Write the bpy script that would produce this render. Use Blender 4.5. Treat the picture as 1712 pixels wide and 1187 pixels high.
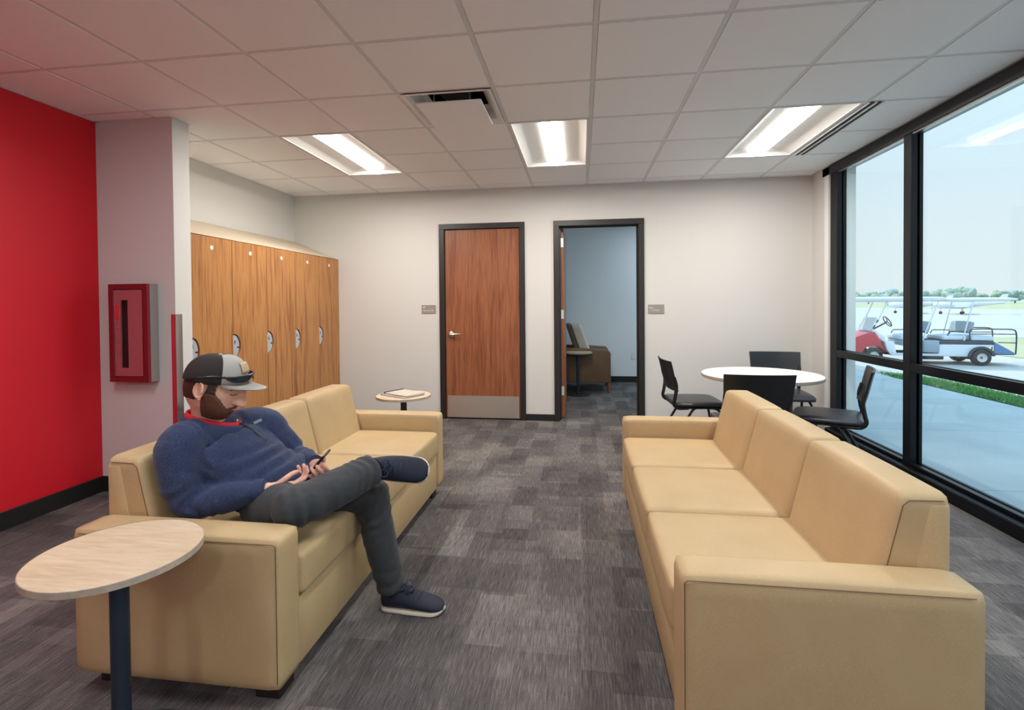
import bpy, bmesh, math, random
import numpy as np
from mathutils import Vector, Matrix, Euler, noise as mnoise

random.seed(7)
for o in list(bpy.data.objects):
    bpy.data.objects.remove(o, do_unlink=True)
scene = bpy.context.scene
COL = scene.collection
PI = math.pi

# ---------------------------------------------------------------- camera
EYE = 1.335
F_PX, YAW, PITCH, ROLL, CY = 831.115, -.1371, .0160, -.0086, 522.16


def cam_matrix():
    c, s = math.cos, math.sin
    Rz = np.array([[c(YAW), -s(YAW), 0], [s(YAW), c(YAW), 0], [0, 0, 1]])
    B = np.array([[1, 0, 0], [0, 0, -1], [0, 1, 0]])
    Rx = np.array([[1, 0, 0], [0, c(PITCH), -s(PITCH)], [0, s(PITCH), c(PITCH)]])
    Rr = np.array([[c(ROLL), -s(ROLL), 0], [s(ROLL), c(ROLL), 0], [0, 0, 1]])
    R = Rr @ Rx @ B @ Rz
    M = R.T @ np.diag([1, -1, -1])
    m = Matrix([list(r) for r in M]).to_4x4()
    m.translation = (0, 0, EYE)
    return m


cd = bpy.data.cameras.new('camera')
cam = bpy.data.objects.new('camera', cd)
COL.objects.link(cam)
cam.matrix_world = cam_matrix()
cd.sensor_fit = 'HORIZONTAL'
cd.sensor_width = 36
cd.lens = F_PX * 36 / 1712
cd.shift_y = -(593.5 - CY) / 1712
cd.clip_start = .05
cd.clip_end = 3000
scene.camera = cam

# ---------------------------------------------------------------- exposure, sky, sun
vs = scene.view_settings
vs.view_transform = 'Standard'
vs.look = 'None'
vs.gamma = 1
vs.use_curve_mapping = False
vs.exposure = 0.5
scene.cycles.max_bounces = 10
scene.cycles.diffuse_bounces = 5
scene.cycles.glossy_bounces = 4
scene.cycles.transparent_max_bounces = 12
scene.cycles.caustics_reflective = False
scene.cycles.caustics_refractive = False
scene.cycles.sample_clamp_indirect = 8
scene.cycles.use_denoising = True

SKY_STRENGTH = 1.8
SUN_STRENGTH = 2.25
LAMP_STRENGTH = 64.0
LAMP_COLOR = (1.0, .95, .87, 1)

world = bpy.data.worlds.new('sky')
scene.world = world
world.use_nodes = True
wt = world.node_tree
wt.nodes.clear()
_o = wt.nodes.new('ShaderNodeOutputWorld')
_b = wt.nodes.new('ShaderNodeBackground')
_g = wt.nodes.new('ShaderNodeNewGeometry')
_s = wt.nodes.new('ShaderNodeSeparateXYZ')
_r = wt.nodes.new('ShaderNodeValToRGB')
_m = wt.nodes.new('ShaderNodeMath')
_m.operation = 'MULTIPLY'
_m.inputs[1].default_value = -1.0
wt.links.new(_g.outputs['Incoming'], _s.inputs[0])
wt.links.new(_s.outputs['Z'], _m.inputs[0])
wt.links.new(_m.outputs[0], _r.inputs[0])
wt.links.new(_r.outputs[0], _b.inputs[0])
wt.links.new(_b.outputs[0], _o.inputs[0])
_e = _r.color_ramp.elements
_e[0].position = 0.0
_e[0].color = (.335, .365, .37, 1)
_e[1].position = 1.0
_e[1].color = (.62, 1.05, 1.5, 1)
_x = _e.new(.12); _x.color = (.315, .365, .385, 1)
_x = _e.new(.40); _x.color = (.30, .40, .47, 1)
_b.inputs[1].default_value = SKY_STRENGTH

sd = bpy.data.lights.new('sun', 'SUN')
sd.energy = SUN_STRENGTH
sd.angle = math.radians(.6)
sd.color = (1, .94, .84)
sun = bpy.data.objects.new('sun', sd)
COL.objects.link(sun)
_to = Vector((-.70, .71, 1.10)).normalized()
sun.rotation_euler = _to.to_track_quat('Z', 'Y').to_euler()
sun.location = (-20, 20, 40)


# ---------------------------------------------------------------- helpers
def srgb(r, g, b):
    f = lambda u: (u / 255 / 12.92) if u / 255 <= .04045 else ((u / 255 + .055) / 1.055) ** 2.4
    return (f(r), f(g), f(b), 1)


def newmat(name):
    m = bpy.data.materials.new(name)
    m.use_nodes = True
    nt = m.node_tree
    p = nt.nodes['Principled BSDF']
    return m, nt, p


def N(nt, typ, **kw):
    n = nt.nodes.new('ShaderNode' + typ)
    for k, v in kw.items():
        setattr(n, k, v)
    return n


def L(nt, a, b):
    nt.links.new(a, b)


def ramp(nt, fac, stops):
    r = N(nt, 'ValToRGB')
    e = r.color_ramp.elements
    while len(e) < len(stops):
        e.new(.5)
    for i, (p, c) in enumerate(stops):
        e[i].position = p
        e[i].color = c
    L(nt, fac, r.inputs[0])
    return r.outputs[0]


def math_node(nt, op, a, b=None):
    m = N(nt, 'Math', operation=op)
    for i, v in enumerate((a, b)):
        if v is None:
            continue
        if isinstance(v, (int, float)):
            m.inputs[i].default_value = v
        else:
            L(nt, v, m.inputs[i])
    return m.outputs[0]


def plain(name, color, rough=.5, metal=0, bump=0, bscale=200, var=0, vscale=6, spec=.5, coat=0, sheen=0):
    m, nt, p = newmat(name)
    p.inputs['Base Color'].default_value = color
    p.inputs['Roughness'].default_value = rough
    p.inputs['Metallic'].default_value = metal
    p.inputs['Specular IOR Level'].default_value = spec
    p.inputs['Coat Weight'].default_value = coat
    p.inputs['Sheen Weight'].default_value = sheen
    tc = N(nt, 'TexCoord')
    if var:
        nz = N(nt, 'TexNoise')
        nz.inputs['Scale'].default_value = vscale
        nz.inputs['Detail'].default_value = 4
        L(nt, tc.outputs['Object'], nz.inputs['Vector'])
        d = [max(0, c * (1 - var)) for c in color[:3]] + [1]
        u = [min(1, c * (1 + var)) for c in color[:3]] + [1]
        L(nt, ramp(nt, nz.outputs['Fac'], [(.3, d), (.7, u)]), p.inputs['Base Color'])
    if bump:
        nb = N(nt, 'TexNoise')
        nb.inputs['Scale'].default_value = bscale
        nb.inputs['Detail'].default_value = 3
        L(nt, tc.outputs['Object'], nb.inputs['Vector'])
        bp = N(nt, 'Bump')
        bp.inputs['Strength'].default_value = bump
        bp.inputs['Distance'].default_value = .002
        L(nt, nb.outputs['Fac'], bp.inputs['Height'])
        L(nt, bp.outputs[0], p.inputs['Normal'])
    return m


def wood(name, stops, scale=(9, 9, .55), rough=.42, rand=True, fine=.5, distort=1.2):
    m, nt, p = newmat(name)
    tc = N(nt, 'TexCoord')
    mp = N(nt, 'Mapping')
    mp.inputs['Scale'].default_value = scale
    L(nt, tc.outputs['Object'], mp.inputs['Vector'])
    if rand:
        oi = N(nt, 'ObjectInfo')
        cx = N(nt, 'CombineXYZ')
        r1 = math_node(nt, 'MULTIPLY', oi.outputs['Random'], 37.0)
        for i in range(3):
            L(nt, r1, cx.inputs[i])
        L(nt, cx.outputs[0], mp.inputs['Location'])
    n1 = N(nt, 'TexNoise')
    n1.inputs['Scale'].default_value = 1.0
    n1.inputs['Detail'].default_value = 3
    n1.inputs['Distortion'].default_value = distort
    L(nt, mp.outputs[0], n1.inputs['Vector'])
    n2 = N(nt, 'TexNoise')
    n2.inputs['Scale'].default_value = 6.0
    n2.inputs['Detail'].default_value = 5
    n2.inputs['Distortion'].default_value = .3
    L(nt, mp.outputs[0], n2.inputs['Vector'])
    a = math_node(nt, 'MULTIPLY', n1.outputs['Fac'], 1 - fine)
    b = math_node(nt, 'MULTIPLY', n2.outputs['Fac'], fine)
    s = math_node(nt, 'ADD', a, b)
    L(nt, ramp(nt, s, stops), p.inputs['Base Color'])
    p.inputs['Roughness'].default_value = rough
    return m


def put(name, bm, mat=None, parent=None, smooth=None, loc=None, rot=None):
    """link a bmesh as one mesh object"""
    me = bpy.data.meshes.new(name)
    bmesh.ops.recalc_face_normals(bm, faces=bm.faces)
    bm.to_mesh(me)
    bm.free()
    return putme(name, me, mat, parent, smooth, loc, rot)


def putme(name, me, mat=None, parent=None, smooth=None, loc=None, rot=None):
    if mat is not None:
        if isinstance(mat, (list, tuple)):
            for q in mat:
                me.materials.append(q)
        else:
            me.materials.append(mat)
    if smooth is not None:
        me.polygons.foreach_set('use_smooth', [True] * len(me.polygons))
        if smooth < 180:
            me.set_sharp_from_angle(angle=math.radians(smooth))
    o = bpy.data.objects.new(name, me)
    COL.objects.link(o)
    if parent is not None:
        o.parent = parent
    if loc is not None:
        o.location = loc
    if rot is not None:
        o.rotation_euler = rot
    return o


def root(name, label, cat, loc=(0, 0, 0), rz=0, group=None):
    o = bpy.data.objects.new(name, None)
    o.empty_display_size = .1
    COL.objects.link(o)
    o.location = loc
    o.rotation_euler = (0, 0, rz)
    return tag(o, label, cat, group)


def tag(o, label=None, cat=None, group=None, kind=None):
    if label: o['label'] = label
    if cat: o['category'] = cat
    if group: o['group'] = group
    if kind: o['kind'] = kind
    return o


def struct(name, bm, mat, smooth=None, label=None, **kw):
    o = put(name, bm, mat, None, smooth, **kw)
    o['kind'] = 'structure'
    if label: o['label'] = label
    return o


def struct_root(name, loc=(0, 0, 0), label=None):
    o = bpy.data.objects.new(name, None)
    COL.objects.link(o)
    o.location = loc
    o['kind'] = 'structure'
    if label: o['label'] = label
    return o


def box(bm, x0, x1, y0, y1, z0, z1, bevel=0, seg=2):
    b = bmesh.new() if bevel else bm
    vs_ = [b.verts.new((x, y, z)) for x in (x0, x1) for y in (y0, y1) for z in (z0, z1)]
    for f in ((0, 1, 3, 2), (4, 6, 7, 5), (0, 4, 5, 1), (2, 3, 7, 6), (0, 2, 6, 4), (1, 5, 7, 3)):
        b.faces.new([vs_[i] for i in f])
    if bevel:
        bmesh.ops.bevel(b, geom=list(b.edges), offset=bevel, segments=seg, affect='EDGES', profile=.5)
        merge(bm, b)
    return bm


def merge(bm, b, M=None):
    me = bpy.data.meshes.new('tmp')
    b.to_mesh(me)
    b.free()
    if M is not None:
        me.transform(M)
    bm.from_mesh(me)
    bpy.data.meshes.remove(me)
    return bm


def B(*a, **k):
    return box(bmesh.new(), *a, **k)


def tube(bm, pts, r, seg=10, cap=True):
    """a round tube along a polyline; r a number or one radius per point"""
    P = [Vector(p) for p in pts]
    n = len(P)
    R = [r] * n if isinstance(r, (int, float)) else list(r)
    rings = []
    up = None
    for i in range(n):
        t = (P[min(i + 1, n - 1)] - P[max(i - 1, 0)]).normalized()
        if up is None:
            up = Vector((0, 0, 1)) if abs(t.z) < .9 else Vector((1, 0, 0))
        a = t.cross(up)
        if a.length < 1e-6:
            a = t.orthogonal()
        a.normalize()
        up = a.cross(t).normalized()
        rings.append([bm.verts.new(P[i] + (a * math.cos(2 * PI * k / seg) + up * math.sin(2 * PI * k / seg)) * R[i]) for k in range(seg)])
    for i in range(n - 1):
        for k in range(seg):
            bm.faces.new((rings[i][k], rings[i][(k + 1) % seg], rings[i + 1][(k + 1) % seg], rings[i + 1][k]))
    if cap:
        bm.faces.new(rings[0][::-1])
        bm.faces.new(rings[-1])
    return bm


def smooth_path(pts, n=6):
    """Catmull-Rom through the points"""
    P = [Vector(p) for p in pts]
    out = []
    for i in range(len(P) - 1):
        p0, p1, p2, p3 = P[max(i - 1, 0)], P[i], P[i + 1], P[min(i + 2, len(P) - 1)]
        for k in range(n):
            t = k / n
            out.append(.5 * ((2 * p1) + (p2 - p0) * t + (2 * p0 - 5 * p1 + 4 * p2 - p3) * t * t + (3 * p1 - p0 - 3 * p2 + p3) * t ** 3))
    out.append(P[-1])
    return out


def lathe(bm, prof, seg=32, c=(0, 0, 0), sy=1.0):
    """profile (r, z) turned about the z axis"""
    rings = []
    for r, z in prof:
        if r < 1e-6:
            rings.append([bm.verts.new((c[0], c[1], c[2] + z))])
        else:
            rings.append([bm.verts.new((c[0] + r * math.cos(2 * PI * k / seg), c[1] + sy * r * math.sin(2 * PI * k / seg), c[2] + z)) for k in range(seg)])
    for a, b in zip(rings, rings[1:]):
        for k in range(seg):
            k2 = (k + 1) % seg
            if len(a) == 1 and len(b) == 1:
                continue
            if len(a) == 1:
                bm.faces.new((a[0], b[k], b[k2]))
            elif len(b) == 1:
                bm.faces.new((a[k], b[0], a[k2]))
            else:
                bm.faces.new((a[k], b[k], b[k2], a[k2]))
    return bm


def prism(bm, poly, axis, lo, hi, bevel=0, seg=3):
    """a polygon extruded along an axis; poly holds the two other coordinates in xyz order"""
    b = bmesh.new()
    def P(u, v, w):
        return {'x': (w, u, v), 'y': (u, w, v), 'z': (u, v, w)}[axis]
    A = [b.verts.new(P(u, v, lo)) for u, v in poly]
    C = [b.verts.new(P(u, v, hi)) for u, v in poly]
    n = len(poly)
    b.faces.new(A)
    b.faces.new(C[::-1])
    for i in range(n):
        b.faces.new((A[i], C[i], C[(i + 1) % n], A[(i + 1) % n]))
    bmesh.ops.recalc_face_normals(b, faces=b.faces)
    if bevel:
        bmesh.ops.bevel(b, geom=list(b.edges), offset=bevel, segments=seg, affect='EDGES', profile=.5)
    return merge(bm, b)


def softbox(bm, x0, x1, y0, y1, z0, z1, r, puff=(0, 0, 0), n=10, M=None):
    """rounded, slightly puffed cushion block"""
    b = bmesh.new()
    bmesh.ops.create_cube(b, size=2)
    bmesh.ops.subdivide_edges(b, edges=list(b.edges), cuts=n, use_grid_fill=True)
    c = Vector(((x0 + x1) / 2, (y0 + y1) / 2, (z0 + z1) / 2))
    h = Vector(((x1 - x0) / 2, (y1 - y0) / 2, (z1 - z0) / 2))
    for v in b.verts:
        u = v.co.copy()
        q = Vector([math.copysign(min(1, abs(t) ** .75), t) for t in u])
        p = Vector([q[i] * h[i] for i in range(3)])
        inner = Vector([max(-(h[i] - r), min(h[i] - r, p[i])) for i in range(3)])
        d = p - inner
        if d.length > 1e-9:
            # only the shell is rounded
            p = inner + d.normalized() * r
        for i in range(3):
            j, k = (i + 1) % 3, (i + 2) % 3
            p[i] += puff[i] * q[i] * (1 - q[j] ** 2) * (1 - q[k] ** 2)
        v.co = c + p
    return merge(bm, b, M)


def text_mesh(name, body, size, mat, parent, loc, rot, depth=.0008):
    cu = bpy.data.curves.new(name, 'FONT')
    cu.body = body
    cu.size = size
    cu.extrude = depth
    cu.align_x = 'CENTER'
    cu.align_y = 'CENTER'
    ob = bpy.data.objects.new(name, cu)
    COL.objects.link(ob)
    dg = bpy.context.evaluated_depsgraph_get()
    me = bpy.data.meshes.new_from_object(ob.evaluated_get(dg))
    bpy.data.objects.remove(ob, do_unlink=True)
    bpy.data.curves.remove(cu)
    me.materials.clear()
    return putme(name, me, mat, parent, None, loc, rot)


# ---------------------------------------------------------------- materials
M_wall = plain('wall_paint', srgb(212, 209, 205), .75, bump=.15, bscale=350)
M_red = plain('red_wall_paint', srgb(216, 14, 36), .6, bump=.12, bscale=350)
M_white = plain('white_enamel', srgb(232, 232, 230), .4)
M_panel = plain('ceiling_panel', srgb(248, 248, 248), .9, bump=.35, bscale=260)
M_grid = plain('ceiling_grid', srgb(222, 222, 222), .55)
M_black = plain('black_frame', srgb(38, 34, 33), .42)
M_base = plain('black_rubber_base', srgb(26, 25, 26), .55)
M_alu = plain('black_anodised', srgb(5, 8, 14), .38, spec=.3)
M_steel = plain('brushed_steel', srgb(196, 194, 190), .28, metal=1, bump=.05, bscale=300)
M_chrome = plain('satin_chrome', srgb(215, 213, 208), .22, metal=1)
M_walnut = wood('walnut_veneer', [(.30, srgb(92, 48, 30)), (.45, srgb(132, 76, 48)), (.58, srgb(154, 96, 62)), (.72, srgb(108, 58, 36))], (11, 11, .5), .4)
M_locker = wood('locker_veneer', [(.30, srgb(104, 60, 32)), (.42, srgb(156, 100, 56)), (.54, srgb(184, 130, 76)), (.64, srgb(146, 92, 50)), (.74, srgb(104, 62, 36))], (8, 8, .42), .42, distort=2.0)
M_oak = wood('pale_oak_laminate', [(.30, srgb(190, 162, 132)), (.5, srgb(208, 184, 154)), (.7, srgb(218, 198, 172))], (2.2, 16, 3), .42, rand=False)
M_oakedge = plain('laminate_edge', srgb(176, 160, 142), .5, var=.15, vscale=40)
M_postmetal = plain('dark_blue_grey_metal', srgb(44, 54, 70), .38, metal=.3)
M_darkmetal = plain('dark_metal', srgb(34, 32, 32), .5)
M_black_plastic = plain('black_plastic', srgb(24, 24, 27), .38)
M_black_vinyl = plain('black_vinyl', srgb(40, 40, 46), .36, bump=.1, bscale=500)
M_fabric = None


def make_fabric(name, col, dark):
    m, nt, p = newmat(name)
    tc = N(nt, 'TexCoord')
    nz = N(nt, 'TexNoise')
    nz.inputs['Scale'].default_value = 420
    nz.inputs['Detail'].default_value = 2
    L(nt, tc.outputs['Object'], nz.inputs['Vector'])
    n2 = N(nt, 'TexNoise')
    n2.inputs['Scale'].default_value = 5
    n2.inputs['Detail'].default_value = 3
    L(nt, tc.outputs['Object'], n2.inputs['Vector'])
    s = math_node(nt, 'ADD', math_node(nt, 'MULTIPLY', nz.outputs['Fac'], .6), math_node(nt, 'MULTIPLY', n2.outputs['Fac'], .4))
    L(nt, ramp(nt, s, [(.32, dark), (.66, col)]), p.inputs['Base Color'])
    bp = N(nt, 'Bump')
    bp.inputs['Strength'].default_value = .18
    bp.inputs['Distance'].default_value = .002
    L(nt, nz.outputs['Fac'], bp.inputs['Height'])
    L(nt, bp.outputs[0], p.inputs['Normal'])
    p.inputs['Roughness'].default_value = .5
    p.inputs['Specular IOR Level'].default_value = .45
    return m


M_fabric = make_fabric('tan_upholstery', srgb(196, 168, 126), srgb(179, 150, 108))
M_seam = plain('dark_seam_thread', srgb(112, 86, 62), .8)
M_foot = plain('dark_foot', srgb(34, 26, 22), .5)


def make_carpet(name):
    m, nt, p = newmat(name)
    g = N(nt, 'NewGeometry')
    sp = N(nt, 'SeparateXYZ')
    L(nt, g.outputs['Position'], sp.inputs[0])
    X, Y = sp.outputs['X'], sp.outputs['Y']

    def cells(wx, wy, seed):
        cx = math_node(nt, 'FLOOR', math_node(nt, 'DIVIDE', math_node(nt, 'ADD', X, 10 + seed), wx))
        w1 = N(nt, 'TexWhiteNoise', noise_dimensions='1D')
        L(nt, math_node(nt, 'ADD', cx, seed * 13.7), w1.inputs['W'])
        yy = math_node(nt, 'ADD', math_node(nt, 'DIVIDE', math_node(nt, 'ADD', Y, 10), wy), math_node(nt, 'MULTIPLY', w1.outputs['Value'], 3.0))
        cy = math_node(nt, 'FLOOR', yy)
        cb = N(nt, 'CombineXYZ')
        L(nt, cx, cb.inputs[0])
        L(nt, cy, cb.inputs[1])
        cb.inputs[2].default_value = seed
        w2 = N(nt, 'TexWhiteNoise', noise_dimensions='3D')
        L(nt, cb.outputs[0], w2.inputs['Vector'])
        return w2.outputs['Value']

    a = cells(.1524, .34, .37)
    b = cells(.2286, .26, 1.91)
    c = cells(.3048, .61, 3.31)
    mp = N(nt, 'Mapping')
    mp.inputs['Scale'].default_value = (210, 11, 20)
    L(nt, g.outputs['Position'], mp.inputs['Vector'])
    st = N(nt, 'TexNoise')
    st.inputs['Scale'].default_value = 1
    st.inputs['Detail'].default_value = 5
    st.inputs['Roughness'].default_value = .65
    L(nt, mp.outputs[0], st.inputs['Vector'])
    fl = N(nt, 'TexNoise')
    fl.inputs['Scale'].default_value = 330
    fl.inputs['Detail'].default_value = 2
    L(nt, g.outputs['Position'], fl.inputs['Vector'])
    lg = N(nt, 'TexNoise')
    lg.inputs['Scale'].default_value = 2.2
    lg.inputs['Detail'].default_value = 2
    L(nt, g.outputs['Position'], lg.inputs['Vector'])
    s = math_node(nt, 'MULTIPLY', math_node(nt, 'SUBTRACT', a, .5), .14)
    s = math_node(nt, 'ADD', s, math_node(nt, 'MULTIPLY', math_node(nt, 'SUBTRACT', b, .5), .12))
    s = math_node(nt, 'ADD', s, math_node(nt, 'MULTIPLY', math_node(nt, 'SUBTRACT', c, .5), .11))
    s = math_node(nt, 'ADD', s, math_node(nt, 'MULTIPLY', math_node(nt, 'SUBTRACT', st.outputs['Fac'], .5), .80))
    s = math_node(nt, 'ADD', s, math_node(nt, 'MULTIPLY', math_node(nt, 'SUBTRACT', fl.outputs['Fac'], .5), .55))
    s = math_node(nt, 'ADD', s, math_node(nt, 'MULTIPLY', math_node(nt, 'SUBTRACT', lg.outputs['Fac'], .5), .25))
    s = math_node(nt, 'ADD', s, .5)
    L(nt, ramp(nt, s, [(.22, srgb(48, 46, 47)), (.5, srgb(92, 87, 86)), (.8, srgb(146, 138, 132))]), p.inputs['Base Color'])
    p.inputs['Roughness'].default_value = .95
    p.inputs['Specular IOR Level'].default_value = .15
    bp = N(nt, 'Bump')
    bp.inputs['Strength'].default_value = .5
    bp.inputs['Distance'].default_value = .003
    L(nt, s, bp.inputs['Height'])
    L(nt, bp.outputs[0], p.inputs['Normal'])
    return m


M_carpet = make_carpet('carpet_tile')


def make_glass(name, tint=(.95, .985, .99, 1), gl=.9):
    m, nt, p = newmat(name)
    nt.nodes.remove(p)
    out = nt.nodes['Material Output']
    tr = N(nt, 'BsdfTransparent')
    tr.inputs[0].default_value = tint
    gs = N(nt, 'BsdfGlossy')
    gs.inputs['Roughness'].default_value = .01
    gs.inputs['Color'].default_value = (gl, gl, gl, 1)
    lw = N(nt, 'LayerWeight')
    lw.inputs['Blend'].default_value = .5
    fac = math_node(nt, 'ADD', math_node(nt, 'MULTIPLY', math_node(nt, 'POWER', lw.outputs['Facing'], 4.0), .55), .02)
    mx = N(nt, 'MixShader')
    L(nt, fac, mx.inputs[0])
    L(nt, tr.outputs[0], mx.inputs[1])
    L(nt, gs.outputs[0], mx.inputs[2])
    L(nt, mx.outputs[0], out.inputs['Surface'])
    return m


M_glass = make_glass('window_glass')


def make_emit(name, color, strength):
    m, nt, p = newmat(name)
    nt.nodes.remove(p)
    e = N(nt, 'Emission')
    e.inputs[0].default_value = color
    e.inputs[1].default_value = strength
    L(nt, e.outputs[0], nt.nodes['Material Output'].inputs['Surface'])
    return m


M_lamp = make_emit('lamp_diffuser', LAMP_COLOR, LAMP_STRENGTH)
M_lampcool = make_emit('lamp_diffuser_cool', (.90, .96, 1.0, 1), LAMP_STRENGTH * .60)
M_lampside = make_emit('lamp_diffuser_side', LAMP_COLOR, LAMP_STRENGTH * .03)
# ---------------------------------------------------------------- room shell
XL, XR, YB, YF, ZC = -3.46, 2.44, 5.67, -3.0, 2.673
T = .6096
GX, GY = .0809, 2.4264          # ceiling grid phase
FX, FY = .030, 2.055            # carpet tile phase
OB, OR_, OL = 8.60, 2.44, -1.55  # office: back, right, left

# floor slab with its carpet tiles
floor = struct('floor', B(XL - .15, 2.62, YF - .15, OB + .15, -.12, -.004), plain('floor_screed', srgb(70, 68, 66), .9), label='dark grey streaked carpet tile floor')


def tile_mesh(name, sx, sy, th, bev):
    me = bpy.data.meshes.new(name)
    b = bmesh.new()
    vb = [b.verts.new((x, y, -th)) for x, y in ((0, 0), (sx, 0), (sx, sy), (0, sy))]
    vt = [b.verts.new((x, y, 0)) for x, y in ((bev, bev), (sx - bev, bev), (sx - bev, sy - bev), (bev, sy - bev))]
    b.faces.new(vt)
    for i in range(4):
        b.faces.new((vb[i], vb[(i + 1) % 4], vt[(i + 1) % 4], vt[i]))
    b.to_mesh(me)
    b.free()
    return me


_cache = {}


def tiles(name, parent, x0, x1, y0, y1, px, py, mat, z, flip=False, skip=None, gap=.0, th=.006, bev=.0005):
    i0 = math.floor((x0 - px) / T)
    j0 = math.floor((y0 - py) / T)
    i = i0
    while px + i * T < x1 - 1e-4:
        j = j0
        while py + j * T < y1 - 1e-4:
            a, b = max(x0, px + i * T) + gap, min(x1, px + (i + 1) * T) - gap
            c, d = max(y0, py + j * T) + gap, min(y1, py + (j + 1) * T) - gap
            if b - a > .01 and d - c > .01 and not (skip and skip(i, j)):
                key = (name, round(b - a, 3), round(d - c, 3), th)
                me = _cache.get(key)
                if me is None:
                    me = tile_mesh(name, b - a, d - c, th, bev)
                    if flip:
                        me.transform(Matrix.Diagonal((1, 1, -1, 1)))
                        me.flip_normals()
                    me.materials.append(mat)
                    _cache[key] = me
                o = bpy.data.objects.new(name, me)
                COL.objects.link(o)
                o.parent = parent
                o.location = (a, c, z)
            j += 1
        i += 1


tiles('carpet_tile', floor, XL, 2.40, YF, YB, FX, FY, M_carpet, 0.0)
tiles('carpet_tile', floor, -.26, .67, YB, YB + .12, FX, FY, M_carpet, 0.0)
tiles('carpet_tile', floor, OL, OR_, YB + .12, OB, FX, FY, M_carpet, 0.0)

# walls
D1 = (-1.575, -.690)    # clear openings of the two doors
D2 = (-.238, .640)
DH = 2.215
FRW = .062


def wall_back_mesh():
    b = bmesh.new()
    y0, y1, z1 = YB, YB + .12, ZC + .2
    o1 = (D1[0] - .02, D1[1] + .02)
    o2 = (D2[0] - .02, D2[1] + .02)
    box(b, XL - .12, o1[0], y0, y1, 0, z1)
    box(b, o1[1], o2[0], y0, y1, 0, z1)
    box(b, o2[1], XR + .08, y0, y1, 0, z1)
    box(b, o1[0], o1[1], y0, y1, DH + .02, z1)
    box(b, o2[0], o2[1], y0, y1, DH + .02, z1)
    return b


struct('wall_back', wall_back_mesh(), M_wall, label='cream painted back wall with two doorways')
struct('wall_left', B(XL - .12, XL, YF, 3.165, 0, ZC + .2), M_red, label='red painted left wall')
struct('wall_left_alcove', B(XL - .12, XL, 3.165, YB, 0, ZC + .2), M_wall, label='cream wall above the lockers')
b = bmesh.new()
box(b, XL, -3.288, 3.165, 3.316, 0, ZC + .1)
box(b, -2.984, -2.845, 3.165, 3.316, 0, ZC + .1)
box(b, -3.288, -2.984, 3.165, 3.316, 0, .817)
box(b, -3.288, -2.984, 3.165, 3.316, 1.497, ZC + .1)
box(b, -3.288, -2.984, 3.262, 3.316, .817, 1.497)
struct('wall_pier', b, M_wall, label='cream wall pier between red wall and lockers')
struct('wall_front', B(XL - .12, 2.62, YF - .12, YF, 0, ZC + .2), M_wall)
struct('wall_right', B(XR, 2.536, 5.315, YB, 0, ZC + .2), M_wall, label='narrow cream wall return beside the window')
struct('trim_1', B(XR - .008, XR, 5.317, 5.39, .0, 2.583, bevel=.002), M_white)
struct('wall_right_reveal', B(2.54, 2.62, 5.185, 5.86, -.3, 2.7), plain('reveal_paint', srgb(214, 222, 222), .7))
# office beyond the open door
M_owall = plain('office_paint', srgb(238, 240, 242), .8, bump=.1, bscale=350)
struct('wall_office_back', B(OL - .1, 2.7, OB, OB + .12, 0, ZC + .2), M_owall)
struct('wall_office_left', B(OL - .1, OL, YB + .12, OB, 0, ZC + .2), M_owall)
b = bmesh.new()
box(b, OR_, 2.62, YB + .12, 5.86, 0, ZC + .2)
box(b, OR_, 2.62, 8.5, OB, 0, ZC + .2)
box(b, OR_, 2.62, 5.86, 8.5, 2.58, ZC + .2)
box(b, OR_, 2.62, 5.86, 8.5, 0, .08)
struct('wall_office_right', b, M_owall)
struct('ceiling_office', B(OL, OR_, YB + .12, OB, ZC + .09, ZC + .12), M_panel)

# baseboards
def baseb(name, *a):
    return struct(name, B(*a, bevel=.003, seg=1), M_base)
baseb('baseboard_left', XL, XL + .014, YF, 3.165, 0, .112)
baseb('baseboard_pier', XL + .014, -2.845, 3.151, 3.165, 0, .112)
baseb('baseboard_back', D1[1] + FRW + .001, D2[0] - FRW - .001, YB - .012, YB, 0, .075)
baseb('baseboard_back_left', -2.88, D1[0] - FRW - .001, YB - .012, YB, 0, .075)
baseb('baseboard_back_right', D2[1] + FRW + .001, XR, YB - .012, YB, 0, .075)
baseb('baseboard_office', OL, OR_, OB - .012, OB, 0, .10)
baseb('baseboard_front', XL, 2.4, YF, YF + .012, 0, .1)

# building mass above and around (shades the pavement)
M_ext = plain('exterior_render', srgb(196, 190, 180), .8)
b = bmesh.new()
box(b, XL - .3, 2.80, YF - .3, 22, ZC + .45, 5.25)
struct('roof', b, M_ext, label='flat roof and parapet of the building')
b = bmesh.new()
box(b, 2.50, 2.78, OB + .12, 22, -.3, ZC + .45)
struct('wall_exterior', b, M_ext)
b = bmesh.new()
box(b, 2.47, 2.78, YF, OB + .12, 2.70, ZC + .46)
struct('wall_exterior_head', b, M_ext)
b = bmesh.new()
box(b, XL - .3, 2.5, OB + .13, 22, -.3, ZC + .45)
struct('wall_exterior_core', b, M_ext)
struct('wall_exterior_front', B(2.50, 2.78, YF - .12, YF, -.3, 2.7), M_ext)

# ceiling: T-bar grid and lay-in panels
ceil = struct('ceiling', B(XL - .1, 2.5, YF - .1, YB + .1, ZC + .10, ZC + .14), plain('plenum', srgb(120, 118, 116), .9), label='white suspended tile ceiling')
TROFF = [(-4, 2), (-1, 2), (2, 2), (-4, -3), (-1, -3), (2, -3), (-4, -8), (-1, -8), (2, -8)]
PLAQ = (-2, 1)
SLOT = (3, 2)
used = set()
for i, j in TROFF:
    used |= {(i, j), (i, j + 1)}
used.add(PLAQ)


def skip(i, j):
    return (i, j) in used


def skip_near_pier(i, j):
    return (i, j) in used


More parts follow.
